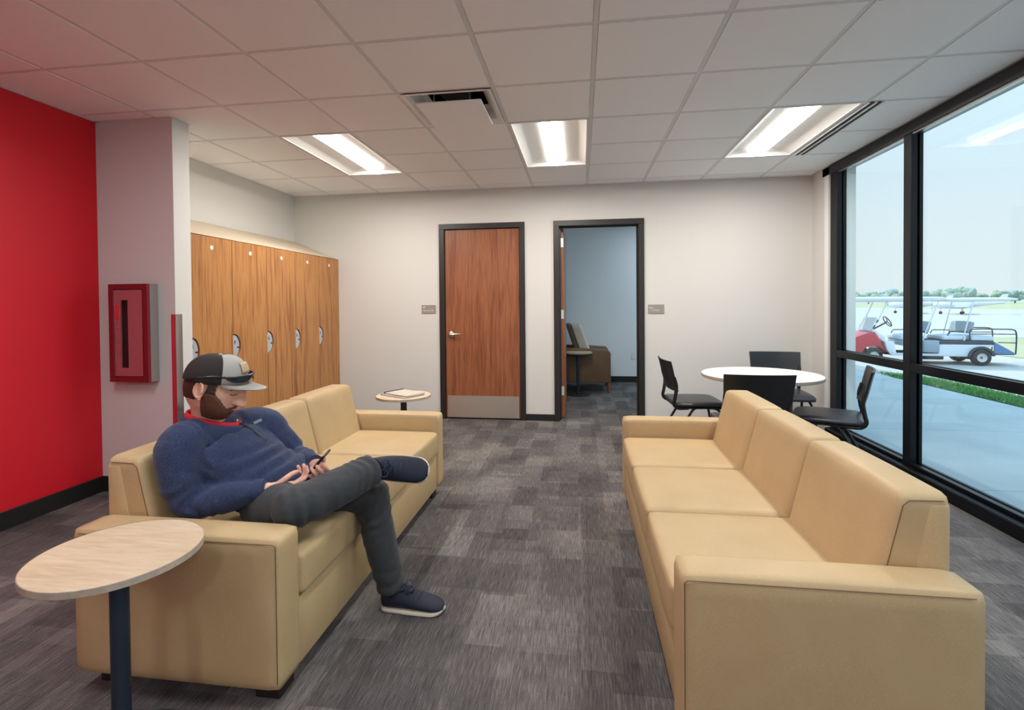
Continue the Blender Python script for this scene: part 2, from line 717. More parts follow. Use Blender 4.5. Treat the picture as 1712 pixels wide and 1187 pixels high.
tiles('ceiling_panel', ceil, XL, XR, YF, YB, GX, GY, M_panel, ZC, flip=True, skip=skip, gap=.0115, th=.014, bev=.003)
for k in range(-6, 5):
    x = GX + k * T
    if XL + .02 < x < XR - .02:
        put('grid_bar', B(x - .012, x + .012, YF, YB, ZC + .002, ZC + .03), M_grid, ceil)
_gx = [XL] + [GX + k * T for k in range(-6, 5) if XL + .02 < GX + k * T < XR - .02] + [XR]
_tee = {}
for k in range(-9, 6):
    y = GY + k * T
    if not YF < y < YB:
        continue
    for x0, x1 in zip(_gx, _gx[1:]):
        i = round((x1 - GX) / T) - 1 if x1 < XR else round((x0 - GX) / T)
        if (i, k - 1) in TROFF:
            continue
        key = round(x1 - x0, 3)
        if key not in _tee:
            bb = B(.012, x1 - x0 - .012, -.012, .012, .003, .03)
            _tee[key] = bpy.data.meshes.new('cross_tee')
            bb.to_mesh(_tee[key]); bb.free()
            _tee[key].materials.append(M_grid)
        o = bpy.data.objects.new('cross_tee', _tee[key])
        COL.objects.link(o)
        o.parent = ceil
        o.location = (x0, y, ZC)
for a in ((XL, XL + .022, YF, YB), (XL, XR, YB - .022, YB), (-2.845, -2.823, 3.165, 3.316), (XL, -2.845, 3.143, 3.165)):
    put('wall_angle', B(a[0], a[1], a[2], a[3], ZC - .002, ZC + .02), M_grid, ceil)

# troffers
M_refl = plain('lamp_reflector', srgb(240, 238, 234), .5)


def troffer(i, j, label, lamp, ox=0, oy=0):
    x0, x1 = GX + i * T + .013 + ox, GX + (i + 1) * T - .013 + ox
    y0, y1 = GY + j * T + .013 + oy, GY + (j + 2) * T - .013 + oy
    cx = (x0 + x1) / 2
    t = root('ceiling_light', label, 'ceiling light', (cx, (y0 + y1) / 2, ZC), 0, 'recessed troffer lights')
    hx, hy = (x1 - x0) / 2, (y1 - y0) / 2
    b = bmesh.new()
    for s in (-1, 1):
        box(b, min(s * hx, s * (hx - .014)), max(s * hx, s * (hx - .014)), -hy, hy, -.002, .05)
        box(b, -hx + .014, hx - .014, min(s * hy, s * (hy - .014)), max(s * hy, s * (hy - .014)), -.002, .05)
    box(b, -hx, hx, -hy, hy, .078, .085)
    put('frame', b, M_white, t)
    # two curved reflector wings from the rim up to the centre basket
    b = bmesh.new()
    for s in (-1, 1):
        prof = []
        for k in range(9):
            u = k / 8
            prof.append((s * (hx - .014 - u * (hx - .014 - .088)), .004 + .066 * math.sin(u * PI / 2)))
        rows = []
        for yy in (-hy + .014, hy - .014):
            rows.append([b.verts.new((px, yy, pz)) for px, pz in prof])
        for k in range(8):
            b.faces.new((rows[0][k], rows[0][k + 1], rows[1][k + 1], rows[1][k]))
    for s in (-1, 1):    # sloping end plates
        yy0, yy1 = s * (hy - .014), s * (hy - .040)
        v = [b.verts.new(p) for p in ((-hx + .014, yy0, .004), (hx - .014, yy0, .004), (hx - .10, yy1, .07), (-hx + .10, yy1, .07))]
        b.faces.new(v)
    put('reflector', b, M_refl, t, 60)
    b = bmesh.new()
    prof = [(-.088, .070), (-.088, .040), (-.06, .028), (0, .024), (.06, .028), (.088, .040), (.088, .070)]
    rows = [[b.verts.new((px, yy, pz)) for px, pz in prof] for yy in (-hy + .02, hy - .02)]
    for k in range(len(prof) - 1):
        b.faces.new((rows[0][k], rows[0][k + 1], rows[1][k + 1], rows[1][k]))
    b.faces.new(rows[0]); b.faces.new(rows[1][::-1])
    for f in b.faces:
        f.material_index = 0 if all(v.co.z < .0285 for v in f.verts) else 1
    put('diffuser', b, [lamp, M_lampside], t, 60)


LB = ['recessed troffer light nearest the lockers, lit', 'recessed troffer light in the middle of the ceiling, lit', 'recessed troffer light nearest the window beside the slot diffuser, lit']
for n, (i, j) in enumerate(TROFF):
    troffer(i, j, (LB + ['troffer light overhead by the red wall', 'troffer light overhead between the sofas', 'troffer light overhead by the window', 'added fill troffer behind the viewer by the red wall', 'added middle fill troffer behind the viewer', 'added fill troffer behind the viewer by the window'])[n], M_lamp if n < 3 else M_lampcool)  # the row behind the viewer is unseen, added for frontal fill

troffer(2, 7, 'added unseen fill troffer in the office ceiling', make_emit('office_fill_lamp', (.66, .86, 1.0, 1), LAMP_STRENGTH * .55), 0, .2)  # added lamp out of view, brightens the office
# square plaque air diffuser
x0, y0 = GX + PLAQ[0] * T, GY + PLAQ[1] * T
t = root('air_diffuser', 'square white ceiling air diffuser with a dropped flat plaque', 'air vent', (x0 + T / 2, y0 + T / 2, ZC))
h = T / 2 - .013
b = bmesh.new()
rings = []
for r, z in ((h, -.004), (h - .02, -.006), (h - .045, .012), (h - .075, .075), (h - .11, .11)):
    rings.append([b.verts.new((sx * r, sy * r, z)) for sx, sy in ((-1, -1), (1, -1), (1, 1), (-1, 1))])
for p, q in zip(rings, rings[1:]):
    for k in range(4):
        b.faces.new((p[k], p[(k + 1) % 4], q[(k + 1) % 4], q[k]))
put('frame', b, M_white, t)
put('plaque', B(-.215, .215, -.215, .215, -.040, -.028, bevel=.004), M_panel, t)
b = bmesh.new()
box(b, -h + .10, h - .10, -h + .10, h - .10, .10, .105)
put('back_plate', b, M_white, t)
put('duct_neck', lathe(bmesh.new(), [(.0, .099), (.11, .099), (.11, .094), (.10, .094), (0, .094)], 24), plain('duct_dark', srgb(18, 18, 18), .8), t)
for s in (-1, 1):
    put('hanger', tube(bmesh.new(), [(s * .12, -.12, -.03), (s * .12, -.12, .1)], .004, 6), M_steel, t)

# linear slot diffuser beside the window-side troffer
t = root('slot_diffuser', 'white linear slot diffuser with two black slots beside the troffer', 'air vent', (GX + 3 * T + .013, GY + 2 * T + .01, ZC))
b = bmesh.new()
ln = 2 * T - .02
for a, c in ((0, .012), (.040, .058), (.086, .100)):
    box(b, a, c, 0, ln, -.009, -.0005)
put('frame', b, M_white, t)
for a, c in ((.012, .040), (.058, .086)):
    put('slot', B(a, c, 0, ln, -.004, -.0005), plain('slot_black', srgb(8, 8, 8), .7), t)

# ---------------------------------------------------------------- window wall
win = struct_root('window_1', (0, 0, 0), 'black framed floor to ceiling window wall')
XI, XG, XO = 2.452, 2.508, 2.538   # inner face, glass, outer face
ZS, ZM0, ZM1, ZH = .115, .800, .868, 2.60
MU = [(4.105, 4.190), (2.86, 2.945), (1.615, 1.70), (.37, .455), (-.875, -.79), (-2.12, -2.035)]


def profile_bar(name, axis, c0, c1, lo, hi):
    """frame bar: inner cap, recessed glazing pocket, outer cap"""
    b = bmesh.new()
    def bx(x0, x1, a, c):
        if axis == 'z':
            box(b, x0, x1, a, c, lo, hi, bevel=.002, seg=1)
        else:
            box(b, x0, x1, lo, hi, a, c, bevel=.002, seg=1)
    w = c1 - c0
    bx(XI, XI + .03, c0, c1)
    bx(XI + .03, XG - .006, c0 + .006, c1 - .006)
    bx(XG - .006, XG + .006, c0 + w * .28, c1 - w * .28)
    bx(XG + .006, XO, c0, c1)
    return put(name, b, M_alu, win)


profile_bar('jamb', 'z', 5.19, 5.313, 0, 2.66)
for a, c in MU:
    profile_bar('mullion', 'z', a, c, 0, 2.66)
spans = [(MU[0][1], 5.19)] + [(MU[k + 1][1], MU[k][0]) for k in range(len(MU) - 1)]
for y0, y1 in spans:
    profile_bar('rail', 'y', ZM0, ZM1, y0 + .001, y1 - .001)
    profile_bar('head', 'y', ZH, 2.66, y0 + .001, y1 - .001)
    profile_bar('sill_bar', 'y', .090, ZS, y0 + .001, y1 - .001)
    put('glass_pane', B(XG - .004, XG + .004, y0 - .02, y1 + .02, ZS - .015, ZM0 + .012), M_glass, win)
    put('glass_pane', B(XG - .004, XG + .004, y0 - .02, y1 + .02, ZM1 - .012, ZH + .02), M_glass, win)
b = bmesh.new()
prism(b, [(2.40, 0), (2.40, .078), (2.408, .086), (2.452, .088), (2.54, .088), (2.54, 0)], 'y', YF, 5.314, .0015, 1)
put('sill', b, M_alu, win)

win2 = struct_root('window_2', (0, 0, 0), 'office window')
b = bmesh.new()
for a in ((5.86, 5.92, .08, 2.58), (8.44, 8.5, .08, 2.58), (7.25, 7.31, .08, 2.58)):
    box(b, 2.46, 2.6, a[0], a[1], a[2], a[3])
for z in (.08, .80, 2.52):
    box(b, 2.46, 2.6, 5.92, 7.25, z, z + .06)
    box(b, 2.46, 2.6, 7.31, 8.44, z, z + .06)
put('frame', b, M_alu, win2)
for y0, y1 in ((5.92, 7.25), (7.31, 8.44)):
    put('glass_pane', B(2.53, 2.538, y0, y1, .14, 2.52), M_glass, win2)

# roller blind cassette
t = root('roller_blind', 'black roller blind cassette along the top of the window wall', 'blind', (XR, 0, 0))
put('cassette', prism(bmesh.new(), [(0, 2.590), (0, 2.672), (.10, 2.672), (.10, 2.61), (.012, 2.590)], 'y', YF + .02, 5.452, .002, 1), plain('cassette_black', srgb(34, 30, 36), .5), t)
put('hem_bar', B(.020, .058, YF + .03, 5.30, 2.578, 2.592, bevel=.003), M_steel, t)

# ---------------------------------------------------------------- doors
def door_frame(d, x0, x1):
    b = bmesh.new()
    for a, c in ((x0 - FRW, x0), (x1, x1 + FRW)):
        box(b, a, c, YB - .02, YB + .14, 0, DH, bevel=.002, seg=1)
    box(b, x0 - FRW, x1 + FRW, YB - .02, YB + .14, DH, DH + FRW, bevel=.002, seg=1)
    # door stop
    box(b, x0, x0 + .016, YB + .055, YB + .075, 0, DH)
    box(b, x1 - .016, x1, YB + .055, YB + .075, 0, DH)
    box(b, x0 + .016, x1 - .016, YB + .055, YB + .075, DH - .016, DH)
    put('frame', b, M_black, d)


d1 = struct_root('door_1', (0, 0, 0), 'closed walnut door with steel kick plate in a black frame')
door_frame(d1, *D1)
leaf = put('leaf', B(D1[0] + .004, D1[1] - .004, YB + .009, YB + .054, .012, DH - .004, bevel=.0015, seg=1), M_walnut, d1)
M_kick = None
m, nt, p = newmat('kick_plate_steel')
p.inputs['Metallic'].default_value = 1
p.inputs['Roughness'].default_value = .34
p.inputs['Base Color'].default_value = srgb(206, 197, 184)
p.inputs['Anisotropic'].default_value = .8
p.inputs['Anisotropic Rotation'].default_value = .25
M_kick = m
put('kick_plate', B(D1[0] + .02, D1[1] - .02, YB + .0065, YB + .009, .016, .27), M_kick, d1)
hd = put('handle', lathe(bmesh.new(), [(0, 0), (.033, 0), (.035, .004), (.034, .012), (.016, .02), (.013, .05), (0, .05)], 24), M_chrome, d1, 50, (D1[0] + .072, YB + .009, .99), (PI / 2, 0, 0))
lv = bmesh.new()
tube(lv, smooth_path([(-.004, 0, .045), (.03, 0, .047), (.075, .002, .046), (.115, .004, .04)], 5), [.0105] * 15 + [.009], 12)
put('lever', lv, M_chrome, hd, 60)
put('lock_cylinder', lathe(bmesh.new(), [(0, .012), (.006, .012), (.006, .0165), (0, .0165)], 12), M_steel, hd, loc=(0, .022, 0))

d2 = struct_root('door_2', (0, 0, 0), 'open office doorway in a black frame')
door_frame(d2, *D2)
leaf2 = put('leaf', B(D2[0] + .002, D2[0] + .047, YB + .13, YB + .13 + .86, .012, DH - .006, bevel=.0015, seg=1), M_walnut, d2)
for z in (2.045, 1.215, .325):
    b = bmesh.new()
    box(b, D2[0] + .004, D2[0] + .045, YB + .1275, YB + .1302, z - .052, z + .052)
    tube(b, [(D2[0] + .006, YB + .122, z - .052), (D2[0] + .006, YB + .122, z + .052)], .0075, 10)
    put('hinge', b, plain('hinge_steel', srgb(226, 224, 220), .35, metal=.4), d2)

# room signs
M_sign = plain('sign_grey', srgb(150, 142, 134), .5)
M_signtxt = plain('sign_white', srgb(222, 218, 212), .5)


def room_sign(xc, zc, w, h, label, rows):
    t = root('room_sign', label, 'sign', (xc, YB - .006, zc))
    put('plate', B(-w / 2, w / 2, -.002, .006, -h / 2, h / 2, bevel=.002), M_sign, t)
    b = bmesh.new()
    for x0, x1, z0, z1 in rows:
        box(b, x0, x1, -.0032, -.0018, z0, z1)
    tag(put('raised_marks', b, M_signtxt, t), kind='stuff')


def strokes(x0, z, n, hgt, seed):
    r = random.Random(seed)
    out, x = [], x0
    for k in range(n):
        w = r.choice((.0055, .0065, .0075))
        out += [(x, x + .0017, z, z + hgt)]
        if r.random() < .8: out += [(x + .0017, x + w, z + (hgt * r.choice((0, .42, .82))), z + (hgt * r.choice((.18, .60, 1.0))))]
        if r.random() < .5: out += [(x + w - .0015, x + w, z, z + hgt * r.choice((.5, 1)))]
        x += w + .0026
    out = [(a, c, min(p, q), max(p, q) + .0006) for a, c, p, q in out]
    return out


room_sign(-1.771, 1.286, .172, .100, 'grey room sign left of the closed walnut door', strokes(-.070, .014, 3, .022, 3) + strokes(-.066, -.022, 14, .013, 4))
room_sign(.829, 1.270, .172, .100, 'grey room sign right of the open doorway', strokes(-.076, .006, 5, .017, 5) + strokes(-.066, -.020, 11, .012, 6))

# stainless corner guard on the pier
b = bmesh.new()
box(b, -2.879, -2.8435, 3.1625, 3.1645, .115, 1.285)
box(b, -2.8445, -2.8425, 3.1625, 3.222, .115, 1.285)
o = put('corner_guard', b, plain('guard_steel', srgb(205, 205, 208), .12, metal=1))
tag(o, 'stainless steel corner guard on the edge of the pier', 'corner guard')

# wall outlet in the office
t = root('wall_outlet', 'white wall outlet on the office wall', 'outlet', (.885, OB, .45))
put('plate', B(-.038, .038, -.007, 0, -.06, .06, bevel=.002), M_white, t)
put('socket', B(-.017, .017, -.009, -.007, -.038, -.006, bevel=.001, seg=1), M_white, t)
put('socket', B(-.017, .017, -.009, -.007, .006, .038, bevel=.001, seg=1), M_white, t)
# ---------------------------------------------------------------- extinguisher cabinet on the pier
CX0, CX1, CY0, CY1, CZ0, CZ1 = -3.290, -2.980, 3.075, 3.1635, .813, 1.501
M_cabred = plain('cabinet_dark_red', srgb(126, 26, 36), .4)
M_cabdoor = plain('cabinet_door_reflected_pink', srgb(168, 92, 100), .22, spec=.6, coat=.4)  # red greyed to pink: the door's reflections put into its colour
t = root('extinguisher_cabinet', 'dark red fire extinguisher cabinet with a tall slot window on the pier', 'cabinet', ((CX0 + CX1) / 2, CY1, CZ0))
hw, hh, dp = (CX1 - CX0) / 2, CZ1 - CZ0, CY1 - CY0
b = bmesh.new()
box(b, -hw, -hw + .012, -dp + .02, 0, 0, hh)
box(b, hw - .012, hw, -dp + .02, 0, 0, hh)
box(b, -hw + .012, hw - .012, -dp + .02, 0, 0, .012)
box(b, -hw + .012, hw - .012, -dp + .02, 0, hh - .012, hh)
box(b, -hw + .012, hw - .012, .090, .096, .012, hh - .012)
box(b, -hw + .012, -hw + .016, 0, .090, .012, hh - .012)
box(b, hw - .016, hw - .012, 0, .090, .012, hh - .012)
box(b, -hw + .016, hw - .016, 0, .090, .006, .012)
put('body', b, M_steel, t)
b = bmesh.new()
fw = .038
box(b, -hw, -hw + fw, -dp, -dp + .02, 0, hh, bevel=.003)
box(b, hw - fw, hw, -dp, -dp + .02, 0, hh, bevel=.003)
box(b, -hw + fw, hw - fw, -dp, -dp + .02, 0, fw, bevel=.003)
box(b, -hw + fw, hw - fw, -dp, -dp + .02, hh - fw, hh, bevel=.003)
put('front_frame', b, M_cabred, t)
dx0, dx1, dz0, dz1 = -hw + fw + .004, hw - fw - .004, fw + .004, hh - fw - .004
sx0, sx1, sz0, sz1 = dx0 + .052, dx0 + .108, .10, .575
door = put('door', box(box(box(box(bmesh.new(), dx0, sx0, -dp + .004, -dp + .014, dz0, dz1), sx1, dx1, -dp + .004, -dp + .014, dz0, dz1), sx0, sx1, -dp + .004, -dp + .014, dz0, sz0), sx0, sx1, -dp + .004, -dp + .014, sz1, dz1), M_cabdoor, t)
put('slot_window', B(sx0, sx1, -dp + .009, -dp + .012, sz0, sz1), M_glass, door)
b = bmesh.new()
for x in (dx0, dx1 - .004):
    box(b, x, x + .004, -dp + .001, -dp + .005, dz0, dz1)
put('door_trim', b, M_steel, door)
put('handle', B(dx0 + .014, dx0 + .036, -dp - .002, -dp + .004, .44, .545, bevel=.002), plain('signal_red', srgb(226, 40, 44), .4), door)
put('lock_knob', lathe(bmesh.new(), [(0, 0), (.009, 0), (.008, .008), (0, .010)], 14), M_chrome, door, 60, (dx0 + .025, -dp + .004, .415), (PI / 2, 0, 0))
b = bmesh.new()
for a, c, z0, z1 in ((.008, .010, .27, .375), (.042, .044, .27, .375), (.010, .042, .27, .272), (.010, .042, .373, .375)):
    box(b, dx0 + a, dx0 + c, -dp + .002, -dp + .004, z0, z1)
put('label_holder', b, M_steel, door)
t2 = root('fire_extinguisher', 'fire extinguisher standing inside the red cabinet behind its slot window', 'extinguisher', (-3.150, 3.195, CZ0 + .0125))
put('cylinder', lathe(bmesh.new(), [(0, 0), (.043, 0), (.046, .006), (.046, .30), (.04, .335), (.022, .36), (.016, .37), (0, .37)], 24), plain('extinguisher_tan', srgb(120, 96, 70), .4), t2, 50)
put('valve', box(lathe(bmesh.new(), [(0, .37), (.016, .37), (.016, .41), (0, .41)], 14), -.012, .05, -.008, .008, .405, .425, bevel=.003), M_darkmetal, t2)
put('label', lathe(bmesh.new(), [(.0464, .14), (.0464, .25)], 24), plain('label_white', srgb(225, 220, 210), .5), t2, 60)
put('lever', tube(bmesh.new(), [(-.01, 0, .425), (.05, 0, .45)], .006, 8), M_chrome, t2)

# ---------------------------------------------------------------- lockers
LX, LY0, LW, LZ = -2.893, 3.352, .4636, 1.893
M_lockbody = plain('locker_carcass', srgb(58, 44, 36), .6)
M_latch = plain('latch_plate_grey', srgb(186, 192, 198), .35, metal=.3)
M_numplate = plain('number_disc', srgb(228, 222, 214), .4)
words_ = ['first', 'second', 'third', 'fourth', 'fifth']
for k in range(5):
    y0 = LY0 + k * LW
    lab = ['wooden locker nearest the white pier', 'wooden locker second from the pier, behind the cap', 'middle wooden locker of the row of five', 'wooden locker second from the back wall', 'wooden locker nearest the back wall corner'][k]
    t = root('locker', lab, 'locker', (LX, y0, 0), 0, 'wooden lockers')
    b = bmesh.new()
    box(b, -.545, -.022, .001, LW - .001, .0, LZ)
    put('carcass', b, M_lockbody, t)
    # door with a rounded notch in its near edge
    g = .003
    za, zb = .895, 1.105
    cz, hz, wz = (za + zb) / 2, (zb - za) / 2, .088
    rows = [(.10, g), (za, g)]
    for q in range(1, 14):
        a = -PI / 2 + PI * q / 14
        rows.append((cz + hz * math.sin(a), g + wz * math.cos(a) ** (.75 if a > 0 else 1.15)))
    rows += [(zb, g), (LZ - .004, g)]
    bd = bmesh.new()
    vv = [[[bd.verts.new((x, u, z)) for u in (yl, LW - g)] for z, yl in rows] for x in (0, -.02)]
    for q in range(len(rows) - 1):
        for k, s in ((0, 1), (1, -1)):
            f = (vv[k][q][0], vv[k][q][1], vv[k][q + 1][1], vv[k][q + 1][0])
            bd.faces.new(f if s > 0 else f[::-1])
        for e in (0, 1):
            bd.faces.new((vv[0][q][e], vv[0][q + 1][e], vv[1][q + 1][e], vv[1][q][e]))
    bd.faces.new((vv[0][0][0], vv[0][0][1], vv[1][0][1], vv[1][0][0]))
    bd.faces.new((vv[0][-1][0], vv[1][-1][0], vv[1][-1][1], vv[0][-1][1]))
    dr = put('door', bd, M_locker, t)
    lp = bmesh.new()
    poly = [(g + .0, cz - hz * .93)] + [(g + max(0, (wz - .012) * math.cos(PI / 2 - PI * q / 14) ** .9), cz + hz * .93 * math.sin(PI / 2 - PI * q / 14)) for q in range(14, -1, -1)]
    poly = poly[1:]
    prism(lp, poly, 'x', -.018, -.006)
    lt = put('latch_plate', lp, M_latch, t)
    put('thumb_turn', B(-.0075, -.003, g + .050, g + .074, cz - .016, cz - .004, bevel=.001, seg=1), M_black_plastic, lt)
    put('keyhole', B(-.0075, -.005, g + .018, g + .028, cz + .022, cz + .05), M_black_plastic, lt)
    put('number_disc', lathe(bmesh.new(), [(0, .003), (.018, .003), (.018, 0), (0, 0)], 20), M_numplate, t, None, (0, LW / 2, 1.805), (0, PI / 2, 0))
M_slope = plain('locker_top_laminate', srgb(206, 190, 168), .5)
t = root('locker_sloped_top', 'beige sloped filler top over the wooden lockers', 'locker top', (LX, LY0, LZ))
half = 5 * LW * .62
for a, c in ((0, half - .0015), (half + .0015, 5 * LW - .001)):
    b = bmesh.new()
    prism(b, [(-.001, .001), (-.56, .226), (-.56, .206), (-.02, .001)], 'y', a, c)
    put('panel', b, M_slope, t)
put('end_panel', prism(bmesh.new(), [(-.022, .001), (-.56, .205), (-.56, .001)], 'y', .002, .012), M_slope, t)

# ---------------------------------------------------------------- sofas
def make_sofa(W, label, loc, rz):
    """faces local +x; width along y"""
    t = root('sofa', label, 'sofa', loc, rz)
    D, AW, AH = .77, .135, .575
    hx = D / 2
    hy = W / 2
    z0 = .068
    # base
    iy = hy - AW
    b = bmesh.new()
    box(b, -hx + .01, hx - .012, -iy + .001, iy - .001, z0, .305, bevel=.008, seg=2)
    put('base', b, M_fabric, t, 40)
    # arms
    for s in (-1, 1):
        ya, yb = (s * iy, s * hy) if s > 0 else (s * hy, s * iy)
        b = bmesh.new()
        softbox(b, -hx, hx, ya, yb, z0, AH, .022, (.0, .003, .004), 12)
        arm = put('arm', b, M_fabric, t, 180)
        ys = s * (hy - .001)
        e = .019
        q = .017
        path = [(-hx + .03, ys - s * 0, AH - q), (hx - q, ys, AH - q), (hx - q * .55, ys - s * .004, AH - q * 1.5), (hx - q * .55, ys - s * .004, z0 + .03)]
        put('seam', tube(bmesh.new(), path, .0013, 6), M_seam, arm)
    # seat cushions
    w3 = 2 * iy / 3
    bx_front = hx + .004
    for k in range(3):
        ya = -iy + k * w3
        b = bmesh.new()
        softbox(b, -.235, bx_front, ya + .002, ya + w3 - .002, .307, .465, .026, (.006, .0, .012), 14)
        c = put('seat_cushion', b, M_fabric, t, 180)
    # back: frame slab and three leaning cushions
    b = bmesh.new()
    prism(b, [(-hx, z0), (-hx, .755), (-hx + .06, .755), (-hx + .15, .305), (-hx + .15, z0)], 'y', -iy + .0, iy - .0, .012, 3)
    put('back_frame', b, M_fabric, t, 40)
    for k in range(3):
        ya = -iy + k * w3
        b = bmesh.new()
        n = 14
        # cushion built as a rounded block, then sheared so its face leans back
        softbox(b, 0, .185, ya + .0015, ya + w3 - .0015, .30, .782, .024, (.010, .0, .008), n)
        for v in b.verts:
            u = (v.co.z - .30) / .482
            v.co.x = -hx - .001 + v.co.x * (1.40 - .66 * u) + .0
            if v.co.x < -hx + .05:
                v.co.x = max(v.co.x, -hx - .001)
        put('back_cushion', b, M_fabric, t, 180)
    # seams between the back cushions
    for s in (-1, 1):
        yy = s * (iy - .0012)
        pts = [(-hx + .196, yy, .45), (-hx + .126, yy, .745), (-hx + .110, yy, .760), (-hx + .02, yy, .762)]
        put('seam', tube(bmesh.new(), pts, .0013, 6), M_seam, t)
    for sx in (-1, 1):
        for sy in (-1, 1):
            xa, ya = sx * (hx - .085), sy * (hy - .105)
            b = bmesh.new()
            box(b, xa - .045, xa + .045, ya - .045, ya + .045, .0005, z0 + .004, bevel=.003, seg=1)
            put('foot', b, M_foot, t)
    return t


make_sofa(1.97, 'long tan sofa on the left with the seated person at its near end', (-1.365, 2.465, 0), 0)
make_sofa(2.02, 'long tan sofa on the right in front of the window, empty', (.66, 2.44, 0), PI)

# ---------------------------------------------------------------- side tables
def side_table(loc, label, r=.212, ztop=.63, poler=.024, rz=0):
    t = root('side_table', label, 'side table', loc, rz, 'small round side tables')
    th = .019
    put('table_top', lathe(bmesh.new(), [(0, ztop - .0008), (r - .0015, ztop - .0008), (r - .001, ztop - .002), (r - .001, ztop - th), (0, ztop - th)], 64), M_oak, t, 40)
    put('edge_band', lathe(bmesh.new(), [(r - .0016, ztop), (r + .0005, ztop - .001), (r + .0005, ztop - th), (r - .0016, ztop - th - .0005)], 64), M_oakedge, t, 40)
    put('pole', lathe(bmesh.new(), [(0, .012), (poler, .012), (poler, ztop - th), (0, ztop - th)], 28), M_postmetal, t, 50)
    put('mount_plate', lathe(bmesh.new(), [(0, ztop - th - .006), (.07, ztop - th - .006), (.07, ztop - th), (0, ztop - th)], 28), M_darkmetal, t, 40)
    put('base_plate', lathe(bmesh.new(), [(0, 0), (.185, 0), (.187, .003), (.187, .009), (.182, .013), (0, .013)], 48), M_darkmetal, t, 40)
    return t


side_table((-1.335, 1.263, 0), 'round pale wood side table in the foreground beside the left sofa arm')
side_table((-1.385, 3.75, 0), 'round side table with magazines beyond the far end of the left sofa', r=.212)
side_table((-.045, 7.36, 0), 'round side table in the office seen through the open door', r=.21)

# magazines on the far side table
M_page = plain('magazine_page', srgb(206, 204, 208), .5)
M_cover = plain('magazine_dark_cover', srgb(52, 34, 34), .4)
M_mag = plain('magazine_cover_cream', srgb(196, 186, 170), .45, var=.12, vscale=30)
t = root('magazine', 'lower magazine with a dark spine on the far side table', 'magazine', (-1.39, 3.745, .6302), -.50)
put('pages', B(-.135, .135, -.10, .10, .0012, .0068), M_page, t)
put('cover', box(B(-.138, .137, -.102, .102, 0, .0012), -.142, -.1352, -.102, .102, .0012, .0085), M_cover, t)
t = root('magazine', 'upper open magazine lying on the lower one at the far side table', 'magazine', (-1.375, 3.75, .6400), -.52)
put('pages', B(-.122, .128, -.095, .095, .0012, .008), M_page, t)
put('cover', box(box(B(-.125, .130, -.097, .097, 0, .0012), -.125, -.122, -.097, .097, .0012, .0092), -.122, .130, -.097, .097, .008, .0092), M_mag, t)
put('spine', B(-.132, -.1252, -.099, .099, -.001, .0150), M_cover, t)

# ---------------------------------------------------------------- round table and chairs by the window
t = root('round_table', 'large round white topped table by the window with four black chairs', 'table', (1.475, 4.36, 0))
put('table_top', lathe(bmesh.new(), [(0, .742), (.455, .742), (.459, .738), (.459, .716), (.455, .712), (0, .712)], 72), plain('white_laminate', srgb(226, 220, 212), .4), t, 40)
put('edge_band', lathe(bmesh.new(), [(.4592, .738), (.4605, .737), (.4605, .717), (.4592, .716)], 72), M_oakedge, t, 40)
put('column', lathe(bmesh.new(), [(0, .015), (.04, .015), (.04, .712), (0, .712)], 28), M_black, t, 50)
put('base_plate', lathe(bmesh.new(), [(0, 0), (.29, 0), (.292, .004), (.28, .012), (.05, .022), (0, .022)], 48), M_black, t, 40)
put('mount_plate', lathe(bmesh.new(), [(0, .703), (.16, .703), (.16, .712), (0, .712)], 28), M_black, t, 40)


